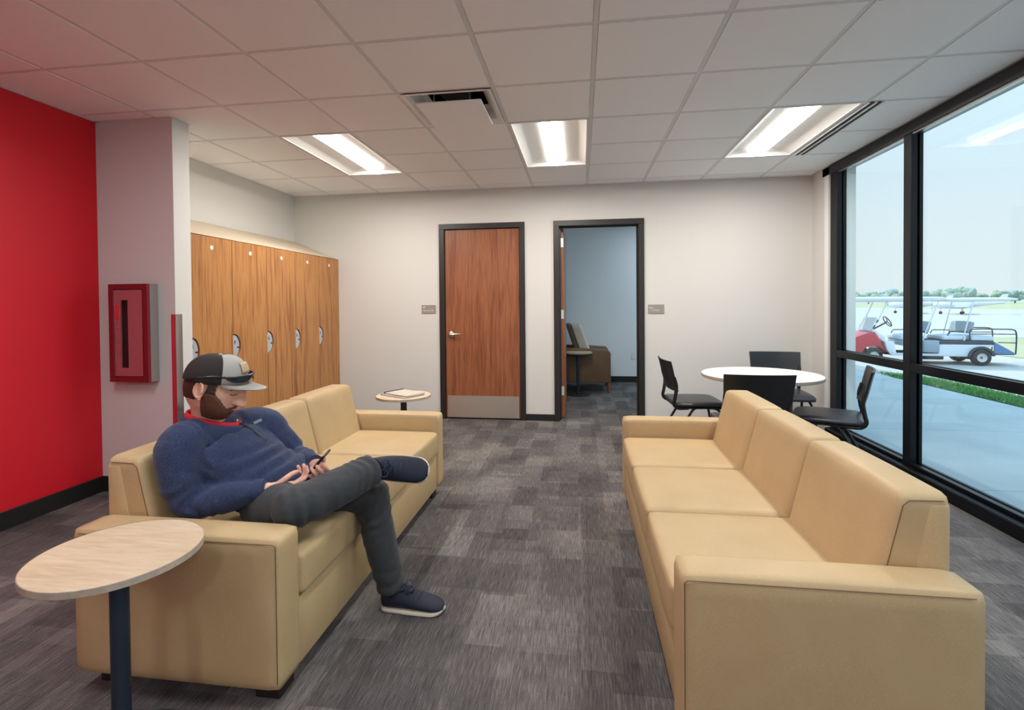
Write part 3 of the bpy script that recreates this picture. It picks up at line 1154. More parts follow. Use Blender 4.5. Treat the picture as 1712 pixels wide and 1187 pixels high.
def make_chair(label, loc, rz):
    """faces local +x"""
    t = root('chair', label, 'chair', loc, rz, 'black chairs around the round table')
    b = bmesh.new()
    softbox(b, -.215, .235, -.225, .225, .438, .482, .02, (.01, .012, .008), 12)
    for v in b.verts:
        if v.co.x > .12:
            v.co.z -= (v.co.x - .12) ** 2 * 1.3
    put('seat', b, M_black_vinyl, t, 180)
    b = bmesh.new()
    box(b, -.20, .19, -.205, .205, .424, .437, bevel=.005)
    put('seat_pan', b, M_black_plastic, t)
    # curved shell back
    b = bmesh.new()
    nu, nv = 14, 12
    def P(u, v, off):
        y = (u - .5) * 2
        w = .222 + .012 * v
        z = .575 + .262 * v
        x = -.222 - .035 * v - .03 * v * v * v + .030 * (1 - 0) * y * y * .9 - .012 * math.sin(PI * v)
        return Vector((x + off, y * w, z))
    F = [[b.verts.new(P(i / nu, j / nv, .007)) for i in range(nu + 1)] for j in range(nv + 1)]
    K = [[b.verts.new(P(i / nu, j / nv, -.007)) for i in range(nu + 1)] for j in range(nv + 1)]
    for j in range(nv):
        for i in range(nu):
            b.faces.new((F[j][i], F[j][i + 1], F[j + 1][i + 1], F[j + 1][i]))
            b.faces.new((K[j][i], K[j + 1][i], K[j + 1][i + 1], K[j][i + 1]))
    for i in range(nu):
        b.faces.new((F[0][i], K[0][i], K[0][i + 1], F[0][i + 1]))
        b.faces.new((F[nv][i], F[nv][i + 1], K[nv][i + 1], K[nv][i]))
    for j in range(nv):
        b.faces.new((F[j][0], F[j + 1][0], K[j + 1][0], K[j][0]))
        b.faces.new((F[j][nu], K[j][nu], K[j + 1][nu], F[j + 1][nu]))
    put('backrest', b, M_black_plastic, t, 50)
    for s in (-1, 1):
        b = bmesh.new()
        pts = smooth_path([(-.10, s * .195, .430), (-.19, s * .205, .432), (-.225, s * .21, .47), (-.215, s * .212, .53), (-.205, s * .214, .62), (-.225, s * .214, .70)], 5)
        tube(b, pts, [.013] * 8 + [.015] * (len(pts) - 8), 10)
        put('upright', b, M_black_plastic, t, 60)
    for s in (-1, 1):
        b = bmesh.new()
        tube(b, smooth_path([(.06, s * .17, .428), (.15, s * .19, .415), (.20, s * .215, .30), (.235, s * .235, .008)], 5), .011, 10)
        put('leg', b, M_black_plastic, t, 60)
        b = bmesh.new()
        tube(b, smooth_path([(.02, s * .17, .428), (-.06, s * .19, .415), (-.16, s * .215, .25), (-.285, s * .235, .008)], 5), .011, 10)
        put('leg', b, M_black_plastic, t, 60)
    return t


make_chair('black chair left of the round table, seen from the side facing the window', (1.00, 4.62, 0), .06)
make_chair('black chair between the round table and the window, its curved back against the glass', (1.88, 4.10, 0), PI - .42)
make_chair('black chair behind the round table with its back to the far wall', (1.90, 5.04, 0), -PI / 2 - .10)
make_chair('black chair in front of the round table, turned away behind the right sofa', (1.225, 3.87, 0), PI / 2 - .03)

# ---------------------------------------------------------------- lounge chair in the office
t = root('lounge_chair', 'tan lounge armchair with a high back in the dim office', 'armchair', (.0, 7.84, 0))
M_lc = make_fabric('lounge_tan', srgb(122, 96, 72), srgb(104, 80, 58))
M_ls = make_fabric('lounge_grey_seat', srgb(196, 194, 180), srgb(176, 174, 160))
for s in (-1, 1):
    b = bmesh.new()
    prism(b, [(-.42, .16), (.44, .16), (.44, .60), (.40, .645), (.0, .67), (-.42, .67)], 'y', min(s * .36, s * .25), max(s * .36, s * .25), .014, 3)
    put('arm', b, M_lc, t, 40)
b = bmesh.new()
softbox(b, -.05, .44, -.248, .248, .30, .475, .03, (.01, 0, .012), 10)
put('seat', b, M_ls, t, 180)
put('base', B(-.42, .425, -.248, .248, .16, .298, bevel=.01), M_ls, t, 40)
b = bmesh.new()
softbox(b, 0, .15, -.245, .245, .44, 1.02, .03, (.012, 0, .01), 10)
for v in b.verts:
    v.co.x += .045 - (v.co.z - .44) * .34
put('back_cushion', b, M_ls, t, 180)
b = bmesh.new()
softbox(b, 0, .07, -.25, .25, .30, 1.03, .02, (0, 0, 0), 8)
for v in b.verts:
    v.co.x += -.030 - (v.co.z - .44) * .34
put('back_shell', b, plain('lounge_back_dark', srgb(84, 70, 58), .6), t, 180)
for sx in (-1, 1):
    for sy in (-1, 1):
        b = bmesh.new()
        tube(b, [(sx * .40, sy * .32, .165), (sx * .41, sy * .33, .0)], [.03, .022], 4)
        put('leg', b, M_walnut, t)

# ---------------------------------------------------------------- outside
GZ0, GZ1 = -.05, -.42


def gz(x, y=0):
    if x <= 5.7: return GZ0
    u = min(1, (x - 5.7) / 3.3)
    return GZ0 + (GZ1 - GZ0) * u


M_conc = plain('pavement_concrete', srgb(160, 165, 163), .85, var=.10, vscale=1.2, bump=.2, bscale=60)
M_apron = plain('apron_concrete', srgb(178, 172, 164), .85, var=.06, vscale=.4)
M_field = plain('dry_field_grass', srgb(168, 164, 126), .9, var=.12, vscale=.05)
pave = struct_root('pavement', (0, 0, 0), 'concrete pavement outside the window')
for k in range(-2, 14):
    y0 = -4.0 + k * 1.83 + 2.55
    put('slab', B(2.63, 5.62, y0 + .004, y0 + 1.826, GZ0 - .12, GZ0, bevel=.004, seg=1), M_conc, pave)
b = bmesh.new()
xs = [5.60, 6.0, 6.6, 7.3, 8.0, 9.0, 14, 40, 78]
ys = [-40, -10, 0, 5, 10, 15, 20, 40, 100, 300, 600]
grid = [[b.verts.new((x, y, gz(x) - (.012 if x < 5.7 else .003))) for y in ys] for x in xs]
for i in range(len(xs) - 1):
    for j in range(len(ys) - 1):
        b.faces.new((grid[i][j], grid[i + 1][j], grid[i + 1][j + 1], grid[i][j + 1]))
struct('apron', b, M_apron, label='pale concrete airport apron')
# field with one band of grass beyond the apron and a near patch to the right of it
b = bmesh.new()
v = [b.verts.new(p) for p in ((78, -200, -.42), (1500, -1500, -.42), (1500, 2500, -.42), (-100, 2500, -.42), (-100, 600, -.42), (78, 600, -.42))]
b.faces.new(v)
struct('field', b, M_field, label='pale green airfield grass')
b = bmesh.new()
v = [b.verts.new(p) for p in ((13.2, 9.0, -.412), (34, 9, -.412), (38, 27.0, -.412), (19.0, 26.3, -.412), (13.15, 18.1, -.412))]
b.faces.new(v)
struct('lawn', b, M_field)
# grass strip between the pavement and the apron: blades
M_grass = plain('grass_green', srgb(106, 156, 88), .8, var=.35, vscale=9)
rg = random.Random(5)
b = bmesh.new()
g0 = lambda y: 5.66
for k in range(15000):
    y = rg.uniform(5.4, 10.6)
    xe = 6.62
    x = g0(y) + (xe - g0(y)) * rg.random()
    if y > 10.0 and rg.random() < (y - 10.0) / .6:
        continue
    z = gz(x) - .004
    hgt = rg.uniform(.03, .085)
    a = rg.uniform(0, 2 * PI)
    w = rg.uniform(.004, .008)
    lx, ly = rg.uniform(-.04, .04), rg.uniform(-.04, .04)
    p0 = (x - w * math.cos(a), y - w * math.sin(a), z)
    p1 = (x + w * math.cos(a), y + w * math.sin(a), z)
    p2 = (x + lx, y + ly, z + hgt)
    b.faces.new([b.verts.new(p) for p in (p0, p1, p2)])
o = put('grass', b, M_grass)
tag(o, 'strip of green grass between the pavement and the apron', 'grass', None, 'stuff')
b = bmesh.new()
xs2 = [5.64, 5.9, 6.2, 6.64]
gg = [[b.verts.new((x, y, gz(x) + .004)) for y in (3, 5.4, 7, 9, 10.1)] for x in xs2]
for i in range(3):
    for j in range(4):
        b.faces.new((gg[i][j], gg[i + 1][j], gg[i + 1][j + 1], gg[i][j + 1]))
struct('soil', b, plain('grass_thatch', srgb(74, 104, 48), .9, var=.3, vscale=20))

# golf cart ---------------------------------------------------------
M_cartred = plain('cart_red', srgb(196, 36, 60), .35, coat=.5)
M_cartwhite = plain('cart_white', srgb(226, 232, 238), .4)
M_cartdark = plain('cart_dark_trim', srgb(62, 68, 78), .6)
M_cartblue = plain('cart_blue_panel', srgb(96, 130, 178), .5)
M_cartseat = plain('cart_seat_vinyl', srgb(206, 220, 230), .5)
M_cartgrey = plain('cart_grey_box', srgb(150, 166, 178), .5)
M_tyre = plain('tyre_rubber', srgb(44, 46, 52), .8)
M_rim = plain('wheel_white', srgb(220, 220, 216), .45)
M_roof = plain('cart_roof', srgb(222, 228, 232), .45)
dirv = Vector((8.209 - 10.65, 15.359 - 14.97, 0)).normalized()
ang = math.atan2(dirv.y, dirv.x)
lefty = Vector((-dirv.y, dirv.x, 0))
org = Vector((10.65, 14.97, -.42)) - lefty * .50
t = root('golf_cart', 'long four seat golf cart with a red front and white roof parked outside', 'golf cart', (org.x, org.y, -.4155), ang)


def cart(name, bm_, mat, sm=40, par=None):
    return put(name, bm_, mat, par or t, sm)


def wheel(x, y, r=.215):
    s = 1 if y > 0 else -1
    b = bmesh.new()
    lathe(b, [(.118, -.085), (.175, -.095), (r - .018, -.085), (r, -.055), (r, .055), (r - .018, .085), (.175, .095), (.118, .085), (.118, -.085)], 36)
    w = put('wheel', b, M_tyre, t, 40, (x, y, r), (-s * PI / 2, 0, 0))
    b = bmesh.new()
    lathe(b, [(0, .02), (.03, .045), (.05, .03), (.09, .035), (.118, .075), (.124, .08), (.124, -.07), (0, -.07)], 30)
    r_ = put('rim', b, M_rim, w, 40)
    put('hub_cap', lathe(bmesh.new(), [(0, .062), (.025, .058), (.028, .04), (0, .04)], 14), M_cartdark, w, 50)


for x in (0, 2.47):
    for y in (-.53, .53):
        wheel(x, y)
# sides run along local x (front = +x); the near side is +y
cart('body', prism(bmesh.new(), [(.30, .23), (2.05, .23), (2.15, .40), (2.2, .62), (1.98, .62), (1.92, .30), (.95, .30), (.92, .56), (-.25, .56), (-.25, .50), (.12, .46), (.22, .34)], 'y', -.56, .56, .012, 2), M_cartwhite)
cart('floor_pan', B(.2, 2.1, -.5, .5, .25, .30), M_cartdark)
cart('front_cowl', prism(bmesh.new(), [(2.16, .25), (2.185, .25)] + [(2.47 - .285 * math.cos(PI * k / 10), .25 + .25 * math.sin(PI * k / 10)) for k in range(1, 10)] + [(2.76, .27), (3.0, .28), (3.16, .36), (3.20, .52), (3.10, .66), (2.60, .86), (2.44, .88), (2.32, .66)], 'y', -.57, .57, .008, 2), M_cartred)
cart('dashboard', prism(bmesh.new(), [(2.20, .62), (2.40, .72), (2.50, .90), (2.38, .92), (2.16, .74)], 'y', -.5, .5, .02, 2), M_cartwhite)
hl = B(3.02, 3.10, .30, .46, .60, .70, bevel=.015)
cart('headlight', hl, plain('headlight_lens', srgb(244, 240, 224), .2))
cart('headlight', B(3.02, 3.10, -.46, -.30, .60, .70, bevel=.015), bpy.data.materials['headlight_lens'])
cart('bumper', B(3.12, 3.24, -.45, .45, .30, .40, bevel=.03), M_cartdark)
# windscreen with posts
for y in (-.50, .50):
    cart('windscreen_post', tube(bmesh.new(), [(2.50, y, .90), (2.30, y, 1.30), (2.12, y, 1.74)], .017, 8), M_cartwhite)
    cart('post_clamp', tube(bmesh.new(), [(2.47, y * 1.0, .97), (2.42, y * 1.0, 1.07)], .022, 8), M_cartdark)
    cart('post_clamp', tube(bmesh.new(), [(2.385, y * 1.0, 1.14), (2.345, y * 1.0, 1.22)], .022, 8), M_cartdark)
m_, nt, p_ = newmat('acrylic_screen')
nt.nodes.remove(p_)
a_ = N(nt, 'BsdfTransparent'); a_.inputs[0].default_value = (.93, .95, .96, 1)
d_ = N(nt, 'BsdfDiffuse'); d_.inputs[0].default_value = (.66, .72, .78, 1)
x_ = N(nt, 'MixShader'); x_.inputs[0].default_value = .45
L(nt, a_.outputs[0], x_.inputs[1]); L(nt, d_.outputs[0], x_.inputs[2]); L(nt, x_.outputs[0], nt.nodes['Material Output'].inputs['Surface'])
b = bmesh.new()
prism(b, [(2.525, .90), (2.535, .905), (2.36, 1.285), (2.35, 1.28)], 'y', -.48, .48)
cart('windscreen', b, m_, None)
# steering
cart('steering_column', tube(bmesh.new(), [(2.42, .25, .92), (2.05, .25, 1.15)], .022, 8), M_cartdark)
b = bmesh.new()
ring = [(2.03 + .17 * math.cos(a) * .45, .25 + .19 * math.sin(a), 1.17 + .17 * math.cos(a) * .8) for a in [2 * PI * k / 24 for k in range(25)]]
tube(b, ring, .014, 8, cap=False)
for a in (0.5, 2.6, 4.7):
    tube(b, [(2.03, .25, 1.16), (2.03 + .17 * math.cos(a) * .45, .25 + .19 * math.sin(a), 1.17 + .17 * math.cos(a) * .8)], .012, 6)
cart('steering_wheel', b, M_cartdark, 60)
# two benches
for nm, x0 in (('front', 1.30), ('rear', .33)):
    b = bmesh.new()
    softbox(b, x0 - .05, x0 + .50, -.50, .50, .66, .80, .05, (.01, 0, .015), 8)
    cart('bench_seat', b, M_cartseat, 180)
    b = bmesh.new()
    softbox(b, x0 - .16, x0 - .06, -.50, .50, .86, 1.17, .04, (.01, 0, .01), 8)
    for v in b.verts:
        v.co.x -= (v.co.z - .86) * .25
    cart('bench_back', b, M_cartgrey, 180)
    cart('bench_base', B(x0 - .10, x0 + .46, -.46, .46, .50, .655, bevel=.02), M_cartgrey)
    for y in (-.46, .46):
        cart('arm_rail', tube(bmesh.new(), smooth_path([(x0 - .14, y, .84), (x0 - .05, y, .90), (x0 + .20, y, .905), (x0 + .34, y, .88), (x0 + .40, y, .66)], 4), .014, 8), M_cartdark, 60)
cart('storage_box', B(.94, 1.31, .40, .60, .33, .66, bevel=.02), M_cartgrey)
cart('side_trim', B(-.28, .92, -.565, .565, .555, .655, bevel=.015), M_cartdark)
for y0, y1 in ((.40, .60), (-.60, -.40)):
    b = bmesh.new()
    a0 = [(.30 * math.cos(a), .215 + .30 * math.sin(a)) for a in [(.02 + .93 * k / 12) * PI for k in range(13)]]
    a1 = [(.245 * math.cos(a), .215 + .245 * math.sin(a)) for a in [(.02 + .93 * k / 12) * PI for k in range(13)]]
    b2 = bmesh.new()
    for k in range(12):
        prism(b2, [a0[k], a0[k + 1], a1[k + 1], a1[k]], 'y', y0, y1)
    cart('rear_fender', b2, M_cartdark, 50)
b = bmesh.new()
softbox(b, -.31, .20, -.50, .50, .66, .79, .03, (0, 0, .01), 8)
cart('cargo_cushion', b, M_cartseat, 180)
for y0, y1 in ((.50, .53), (-.53, -.50)):
    cart('tail_panel', prism(bmesh.new(), [(-.30, .64), (-.30, .32), (-.74, .31), (-.72, .36)], 'y', y0, y1, .004, 1), M_cartblue)
cart('footboard', B(-.76, -.30, -.50, .50, .29, .325, bevel=.01), M_cartdark)
for y in (-.50, .50):
    b = bmesh.new()
    tube(b, smooth_path([(.22, y, .68), (.22, y, .90), (.12, y, .975), (-.40, y, .975), (-.70, y, .965), (-.78, y, .88), (-.785, y, .60), (-.77, y, .31)], 5), .016, 8)
    cart('hand_rail', b, M_cartdark, 60)
    cart('rail_bar', tube(bmesh.new(), [(.20, y, .845), (-.78, y, .845)], .012, 8), M_cartdark, 60)
    cart('rail_bar', tube(bmesh.new(), [(-.40, y, .62), (-.785, y, .615)], .012, 8), M_cartdark, 60)
for x0, x1, z0 in ((.98, 1.30, .95), (.10, .36, .80)):
    for y in (-.52, .52):
        b = bmesh.new()
        tube(b, [(x1, y, .58), (x1 - .04, y, .80), (x0 - .04, y, 1.72)] if x0 > .5 else [(.36, y, .62), (.36, y, .82), (.16, y, 1.72)], .017, 8)
        cart('roof_post', b, M_cartwhite, 60)
b = bmesh.new()
softbox(b, .78, 3.26, -.58, .58, 1.74, 1.86, .045, (0, 0, .02), 10)
for v in b.verts:
    if v.co.x > 2.7 and v.co.z < 1.80:
        v.co.z -= (v.co.x - 2.7) * .06
    if v.co.x > 2.9 and v.co.z > 1.80:
        v.co.z -= (v.co.x - 2.9) * .20
cart('roof', b, M_roof, 180)
b = bmesh.new()
softbox(b, -.80, .785, -.56, .56, 1.725, 1.815, .035, (0, 0, .015), 8)
cart('roof_extension', b, M_roof, 180)
cart('axle', tube(bmesh.new(), [(0, -.45, .215), (0, .45, .215)], .04, 8), M_cartdark)
cart('axle', tube(bmesh.new(), [(2.47, -.45, .215), (2.47, .45, .215)], .03, 8), M_cartdark)
cart('underbody', B(.75, 1.25, -.40, .40, .12, .235, bevel=.03), M_cartdark)
cart('motor', B(-.20, .16, -.25, .25, .13, .50, bevel=.04), M_cartdark)

# light aircraft on the apron ---------------------------------------
M_plane = plain('aircraft_white', srgb(226, 228, 234), .4)
M_planeblue = plain('aircraft_blue', srgb(120, 150, 190), .4)


def aircraft(loc, rz, label, nose):
    t = root('light_aircraft', label, 'airplane', loc, rz, 'parked light aircraft')
    b = bmesh.new()
    rings = []
    for x, w, h, z in ((3.1, .12, .12, 1.2), (2.9, .32, .34, 1.2), (2.2, .48, .46, 1.2), (1.2, .55, .62, 1.32), (.2, .55, .66, 1.36), (-1.0, .38, .42, 1.36), (-2.6, .18, .22, 1.40), (-3.7, .06, .12, 1.46)):
        rings.append([b.verts.new((x, w * math.cos(2 * PI * k / 14), z + h * math.sin(2 * PI * k / 14))) for k in range(14)])
    for p, q in zip(rings, rings[1:]):
        for k in range(14):
            b.faces.new((p[k], p[(k + 1) % 14], q[(k + 1) % 14], q[k]))
    b.faces.new(rings[0]); b.faces.new(rings[-1])
    put('fuselage', b, M_plane, t, 50)
    put('wing', prism(bmesh.new(), [(.9, .96), (.5, 1.02), (-.6, .96), (.5, .92)], 'y', -4.6, 4.6, .01, 1), M_plane, t)
    put('tail_fin', prism(bmesh.new(), [(-2.7, 1.5), (-3.5, 2.5), (-4.0, 2.5), (-3.75, 1.45)], 'y', -.04, .04, .01, 1), M_plane, t)
    put('tailplane', prism(bmesh.new(), [(-3.0, 1.46), (-3.7, 1.50), (-3.75, 1.44), (-3.1, 1.42)], 'y', -1.5, 1.5, .005, 1), M_plane, t)
    b = bmesh.new()
    softbox(b, -.4, 1.4, -.50, .50, 1.55, 1.98, .12, (0, 0, .02), 6)
    put('cabin_window', b, M_planeblue, t, 180)
    put('propeller', box(B(3.14, 3.17, -.07, .07, .35, 2.05, bevel=.01), 3.05, 3.25, -.1, .1, 1.1, 1.3, bevel=.03), nose, t)
    for x, y in ((2.3, 0), (.2, 1.2), (.2, -1.2)):
        lg = put('gear_leg', tube(bmesh.new(), [(x, y * .8, 1.0), (x, y, .2)], .05, 8), M_plane, t)
        w = bmesh.new()
        lathe(w, [(0, -.07), (.14, -.07), (.19, -.04), (.19, .04), (.14, .07), (0, .07)], 18)
        put('gear_wheel', w, M_tyre, t, 50, (x, y, .19), (PI / 2, 0, 0))


aircraft((48.5, 70.7, -.417), 2.50, 'white and blue light aircraft parked behind the golf cart', M_planeblue)
aircraft((47.0, 77.5, -.417), 2.62, 'white light aircraft with a teal nose, mostly behind the mullion', plain('teal_nose', srgb(40, 190, 190), .4))

# trees on the horizon -----------------------------------------------
M_trunk = plain('tree_trunk', srgb(96, 84, 70), .9)
TM = [plain('hazy_crown_' + n, c, .9, var=.25, vscale=.25) for n, c in (('sage', srgb(158, 170, 152)), ('green', srgb(146, 163, 142)), ('blue', srgb(150, 166, 158)))]  # crowns paled: distance haze put into the colours
rt = random.Random(11)


TW = ['leftmost, beside the window jamb', 'second from the window jamb', 'third from the window jamb, a broad crown', 'small one left of the mullion', 'partly behind the mullion, left', 'partly behind the mullion, right', 'tall round crown first right of the mullion', 'second of the tall group right of the mullion', 'third of the tall group right of the mullion', 'low one right of the tall group', 'above the tail end of the golf cart roof', 'rightmost in view', 'just past the edge of the view']


def tree(x, y, hgt, wid, k):
    t = root('tree', ['haze-paled sage tree', 'haze-paled green tree', 'haze-paled blue green tree'][k % 3] + ' on the far horizon, ' + TW[k], 'tree', (x, y, -.42), 0, 'trees on the far horizon')
    b = bmesh.new()
    tube(b, [(0, 0, 0), (0, 0, hgt * .45)], [hgt * .04, hgt * .025], 8)
    put('trunk', b, M_trunk, t)
    b = bmesh.new()
    for q in range(9):
        s = bmesh.new()
        bmesh.ops.create_icosphere(s, subdivisions=3, radius=1)
        r0 = rt.uniform(.28, .46)
        c = Vector((rt.uniform(-.6, .6) * wid / 2, rt.uniform(-.6, .6) * wid / 2, hgt * rt.uniform(.34, .72)))
        for v in s.verts:
            d = 1 + .28 * mnoise.noise(v.co * 2.3 + Vector((q * 7.1, x * .1, y * .1))) + .16 * mnoise.noise(v.co * 6 + Vector((q, x, y)))
            v.co = Vector((v.co.x * r0 * wid * .62, v.co.y * r0 * wid * .62, v.co.z * r0 * hgt * .62)) * d
        merge(b, s, Matrix.Translation(c))
    put('crown', b, TM[k % 3], t, 180)


# directions (bearing from the camera) and heights of the crowns that stand above the field
for k, (px_, top, wpx) in enumerate([(1420, 484, 26), (1452, 485, 24), (1482, 482, 30), (1500, 486, 18), (1524, 486, 26), (1548, 486, 26), (1582, 480, 30), (1608, 480, 22), (1622, 481, 16), (1640, 489, 26), (1672, 484, 22), (1697, 486, 18), (1722, 484, 26)]):
    a = math.atan((px_ - 856) / F_PX) - YAW * -1 * -1 if False else math.atan((px_ - 856) / F_PX) + YAW
    R_ = 330 + 40 * ((k * 37) % 5)
    dep = R_ * math.cos(math.atan((px_ - 856) / F_PX))
    hgt = (504 - top) / F_PX * dep + EYE + .42
    wid = wpx / F_PX * dep * 1.15
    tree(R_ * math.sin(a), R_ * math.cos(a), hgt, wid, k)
b = bmesh.new()
pts = []
for k in range(150):
    a = math.radians(8 + k * .8)
    R_ = 620
    h_ = 5.5 + 3.0 * mnoise.noise(Vector((k * .35, 3.1, 0))) + 1.5 * mnoise.noise(Vector((k * 1.1, 9.1, 0)))
    row = [b.verts.new((R_ * math.sin(a), R_ * math.cos(a), -.42)), b.verts.new(((R_ + 12) * math.sin(a), (R_ + 12) * math.cos(a), h_)), b.verts.new(((R_ + 60) * math.sin(a), (R_ + 60) * math.cos(a), -.42))]
    pts.append(row)
for p, q in zip(pts, pts[1:]):
    b.faces.new((p[0], q[0], q[1], p[1])); b.faces.new((p[1], q[1], q[2], p[2]))
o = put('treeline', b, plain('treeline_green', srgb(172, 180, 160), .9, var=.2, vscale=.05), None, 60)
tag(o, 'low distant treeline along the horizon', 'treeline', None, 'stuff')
# ---------------------------------------------------------------- the seated person
def cap_loft(bm, pts, radii, ref=(0, 0, 1), n=5, seg=20, flat=False):
    """closed tapered limb through the points; radii = r or (a, b) per point, a across ref, b along ref"""
    P = smooth_path(pts, n)
    R = [r if isinstance(r, tuple) else (r, r) for r in radii]
    Rr = []
    for i in range(len(R) - 1):
        for k in range(n):
            t = k / n
            t = t * t * (3 - 2 * t)
            Rr.append((R[i][0] * (1 - t) + R[i + 1][0] * t, R[i][1] * (1 - t) + R[i + 1][1] * t))
    Rr.append(R[-1])
    ref = Vector(ref)
    rings = []
    m = len(P)

    def frame(i):
        t = (P[min(i + 1, m - 1)] - P[max(i - 1, 0)]).normalized()
        a = t.cross(ref)
        if a.length < .05:
            a = t.cross(Vector((1, .3, .2)))
        a.normalize()
        return t, a, a.cross(t).normalized()

    def ring(c, a, u, ra, rb):
        return [bm.verts.new(c + a * (ra * math.cos(2 * PI * k / seg)) + u * (rb * math.sin(2 * PI * k / seg))) for k in range(seg)]

    t, a, u = frame(0)
    ra, rb = Rr[0]
    rm = min(ra, rb)
    start = bm.verts.new(P[0] - t * rm)
    for f in (.5, .85):
        rings.append(ring(P[0] - t * rm * math.sqrt(1 - f * f), a, u, ra * f, rb * f))
    for i in range(m):
        t, a, u = frame(i)
        rings.append(ring(P[i], a, u, *Rr[i]))
    ra, rb = Rr[-1]
    rm = min(ra, rb)
    for f in (.85, .5):
        rings.append(ring(P[-1] + t * (0 if flat else rm * math.sqrt(1 - f * f)), a, u, ra * f, rb * f))
    end = bm.verts.new(P[-1] + t * (0 if flat else rm))
    for p, q in zip(rings, rings[1:]):
        for k in range(seg):
            bm.faces.new((p[k], p[(k + 1) % seg], q[(k + 1) % seg], q[k]))
    for k in range(seg):
        bm.faces.new((start, rings[0][(k + 1) % seg], rings[0][k]))
        bm.faces.new((end, rings[-1][k], rings[-1][(k + 1) % seg]))
    return bm


def ball(bm, c, r, sub=3, M=None):
    s = bmesh.new()
    bmesh.ops.create_icosphere(s, subdivisions=sub, radius=1)
    r = (r, r, r) if isinstance(r, (int, float)) else r
    for v in s.verts:
        v.co = Vector((v.co.x * r[0], v.co.y * r[1], v.co.z * r[2]))
    T_ = Matrix.Translation(c)
    merge(bm, s, T_ @ M if M is not None else T_)
    return bm


def fuse(bm, voxel, smooth=4, factor=.5):
    """join overlapping closed shapes into one continuous skin"""
    me = bpy.data.meshes.new('tmp')
    bmesh.ops.recalc_face_normals(bm, faces=bm.faces)
    bm.to_mesh(me)
    bm.free()
    o = bpy.data.objects.new('tmp', me)
    COL.objects.link(o)
    md = o.modifiers.new('r', 'REMESH')
    md.mode = 'VOXEL'
    md.voxel_size = voxel
    if smooth:
        sm = o.modifiers.new('s', 'SMOOTH')
        sm.iterations = smooth
        sm.factor = factor
    dg = bpy.context.evaluated_depsgraph_get()
    out = bpy.data.meshes.new_from_object(o.evaluated_get(dg))
    bpy.data.objects.remove(o, do_unlink=True)
    bpy.data.meshes.remove(me)
    return out


def displace(me, fn):
    n = len(me.vertices)
    co = np.empty(n * 3, np.float32); me.vertices.foreach_get('co', co)
    no = np.empty(n * 3, np.float32); me.vertices.foreach_get('normal', no)
    co = co.reshape(-1, 3); no = no.reshape(-1, 3)
    d = np.array([fn(Vector(c), Vector(q)) for c, q in zip(co, no)], np.float32)
    co += no * d[:, None]
    me.vertices.foreach_set('co', co.ravel())
    me.update()
    return me


V = Vector
J = dict(head=V((-1.440, 1.790, 1.020)), neckbase=V((-1.505, 1.825, .868)), Rsh=V((-1.515, 1.685, .805)), Lsh=V((-1.395, 2.020, .808)),
         chest=V((-1.425, 1.862, .735)), belly=V((-1.315, 1.88, .635)), pelvis=V((-1.235, 1.885, .565)),
         Relb=V((-1.455, 1.672, .598)), Rwr=V((-1.180, 1.735, .642)), Lelb=V((-1.285, 2.085, .650)), Lwr=V((-1.118, 1.962, .662)),
         Rhip=V((-1.235, 1.800, .555)), Rkn=V((-1.055, 1.685, .592)), Rank=V((-.865, 1.985, .650)),
         Lhip=V((-1.235, 1.975, .545)), Lkn=V((-.905, 2.065, .505)), Lank=V((-.835, 2.078, .105)))
PR = V((-1.235, 1.885, .46))
person = root('person', 'seated man in navy pullover and cap on left sofa, ankle on knee, holding phone', 'person', PR)
INV = Matrix.Translation(-PR)


def pput(name, me_or_bm, mat, smooth=180, parent=None):
    if isinstance(me_or_bm, bmesh.types.BMesh):
        me = bpy.data.meshes.new(name)
        bmesh.ops.recalc_face_normals(me_or_bm, faces=me_or_bm.faces)
        me_or_bm.to_mesh(me)
        me_or_bm.free()
    else:
        me = me_or_bm
        me.name = name
        me.materials.clear()
    me.transform(INV)
    return putme(name, me, mat, parent or person, smooth)


# head -----------------------------------------------------------------
HEAD_YAW, HEAD_PITCH, HEAD_ROLL, HS = math.radians(14), math.radians(20), math.radians(3), 1.05
HM = Matrix.Translation(J['head']) @ Matrix.Rotation(HEAD_YAW, 4, 'Z') @ Matrix.Rotation(HEAD_PITCH, 4, 'Y') @ Matrix.Rotation(HEAD_ROLL, 4, 'X') @ Matrix.Scale(HS, 4)


def gauss(a, a0, s):
    return math.exp(-((a - a0) / s) ** 2)


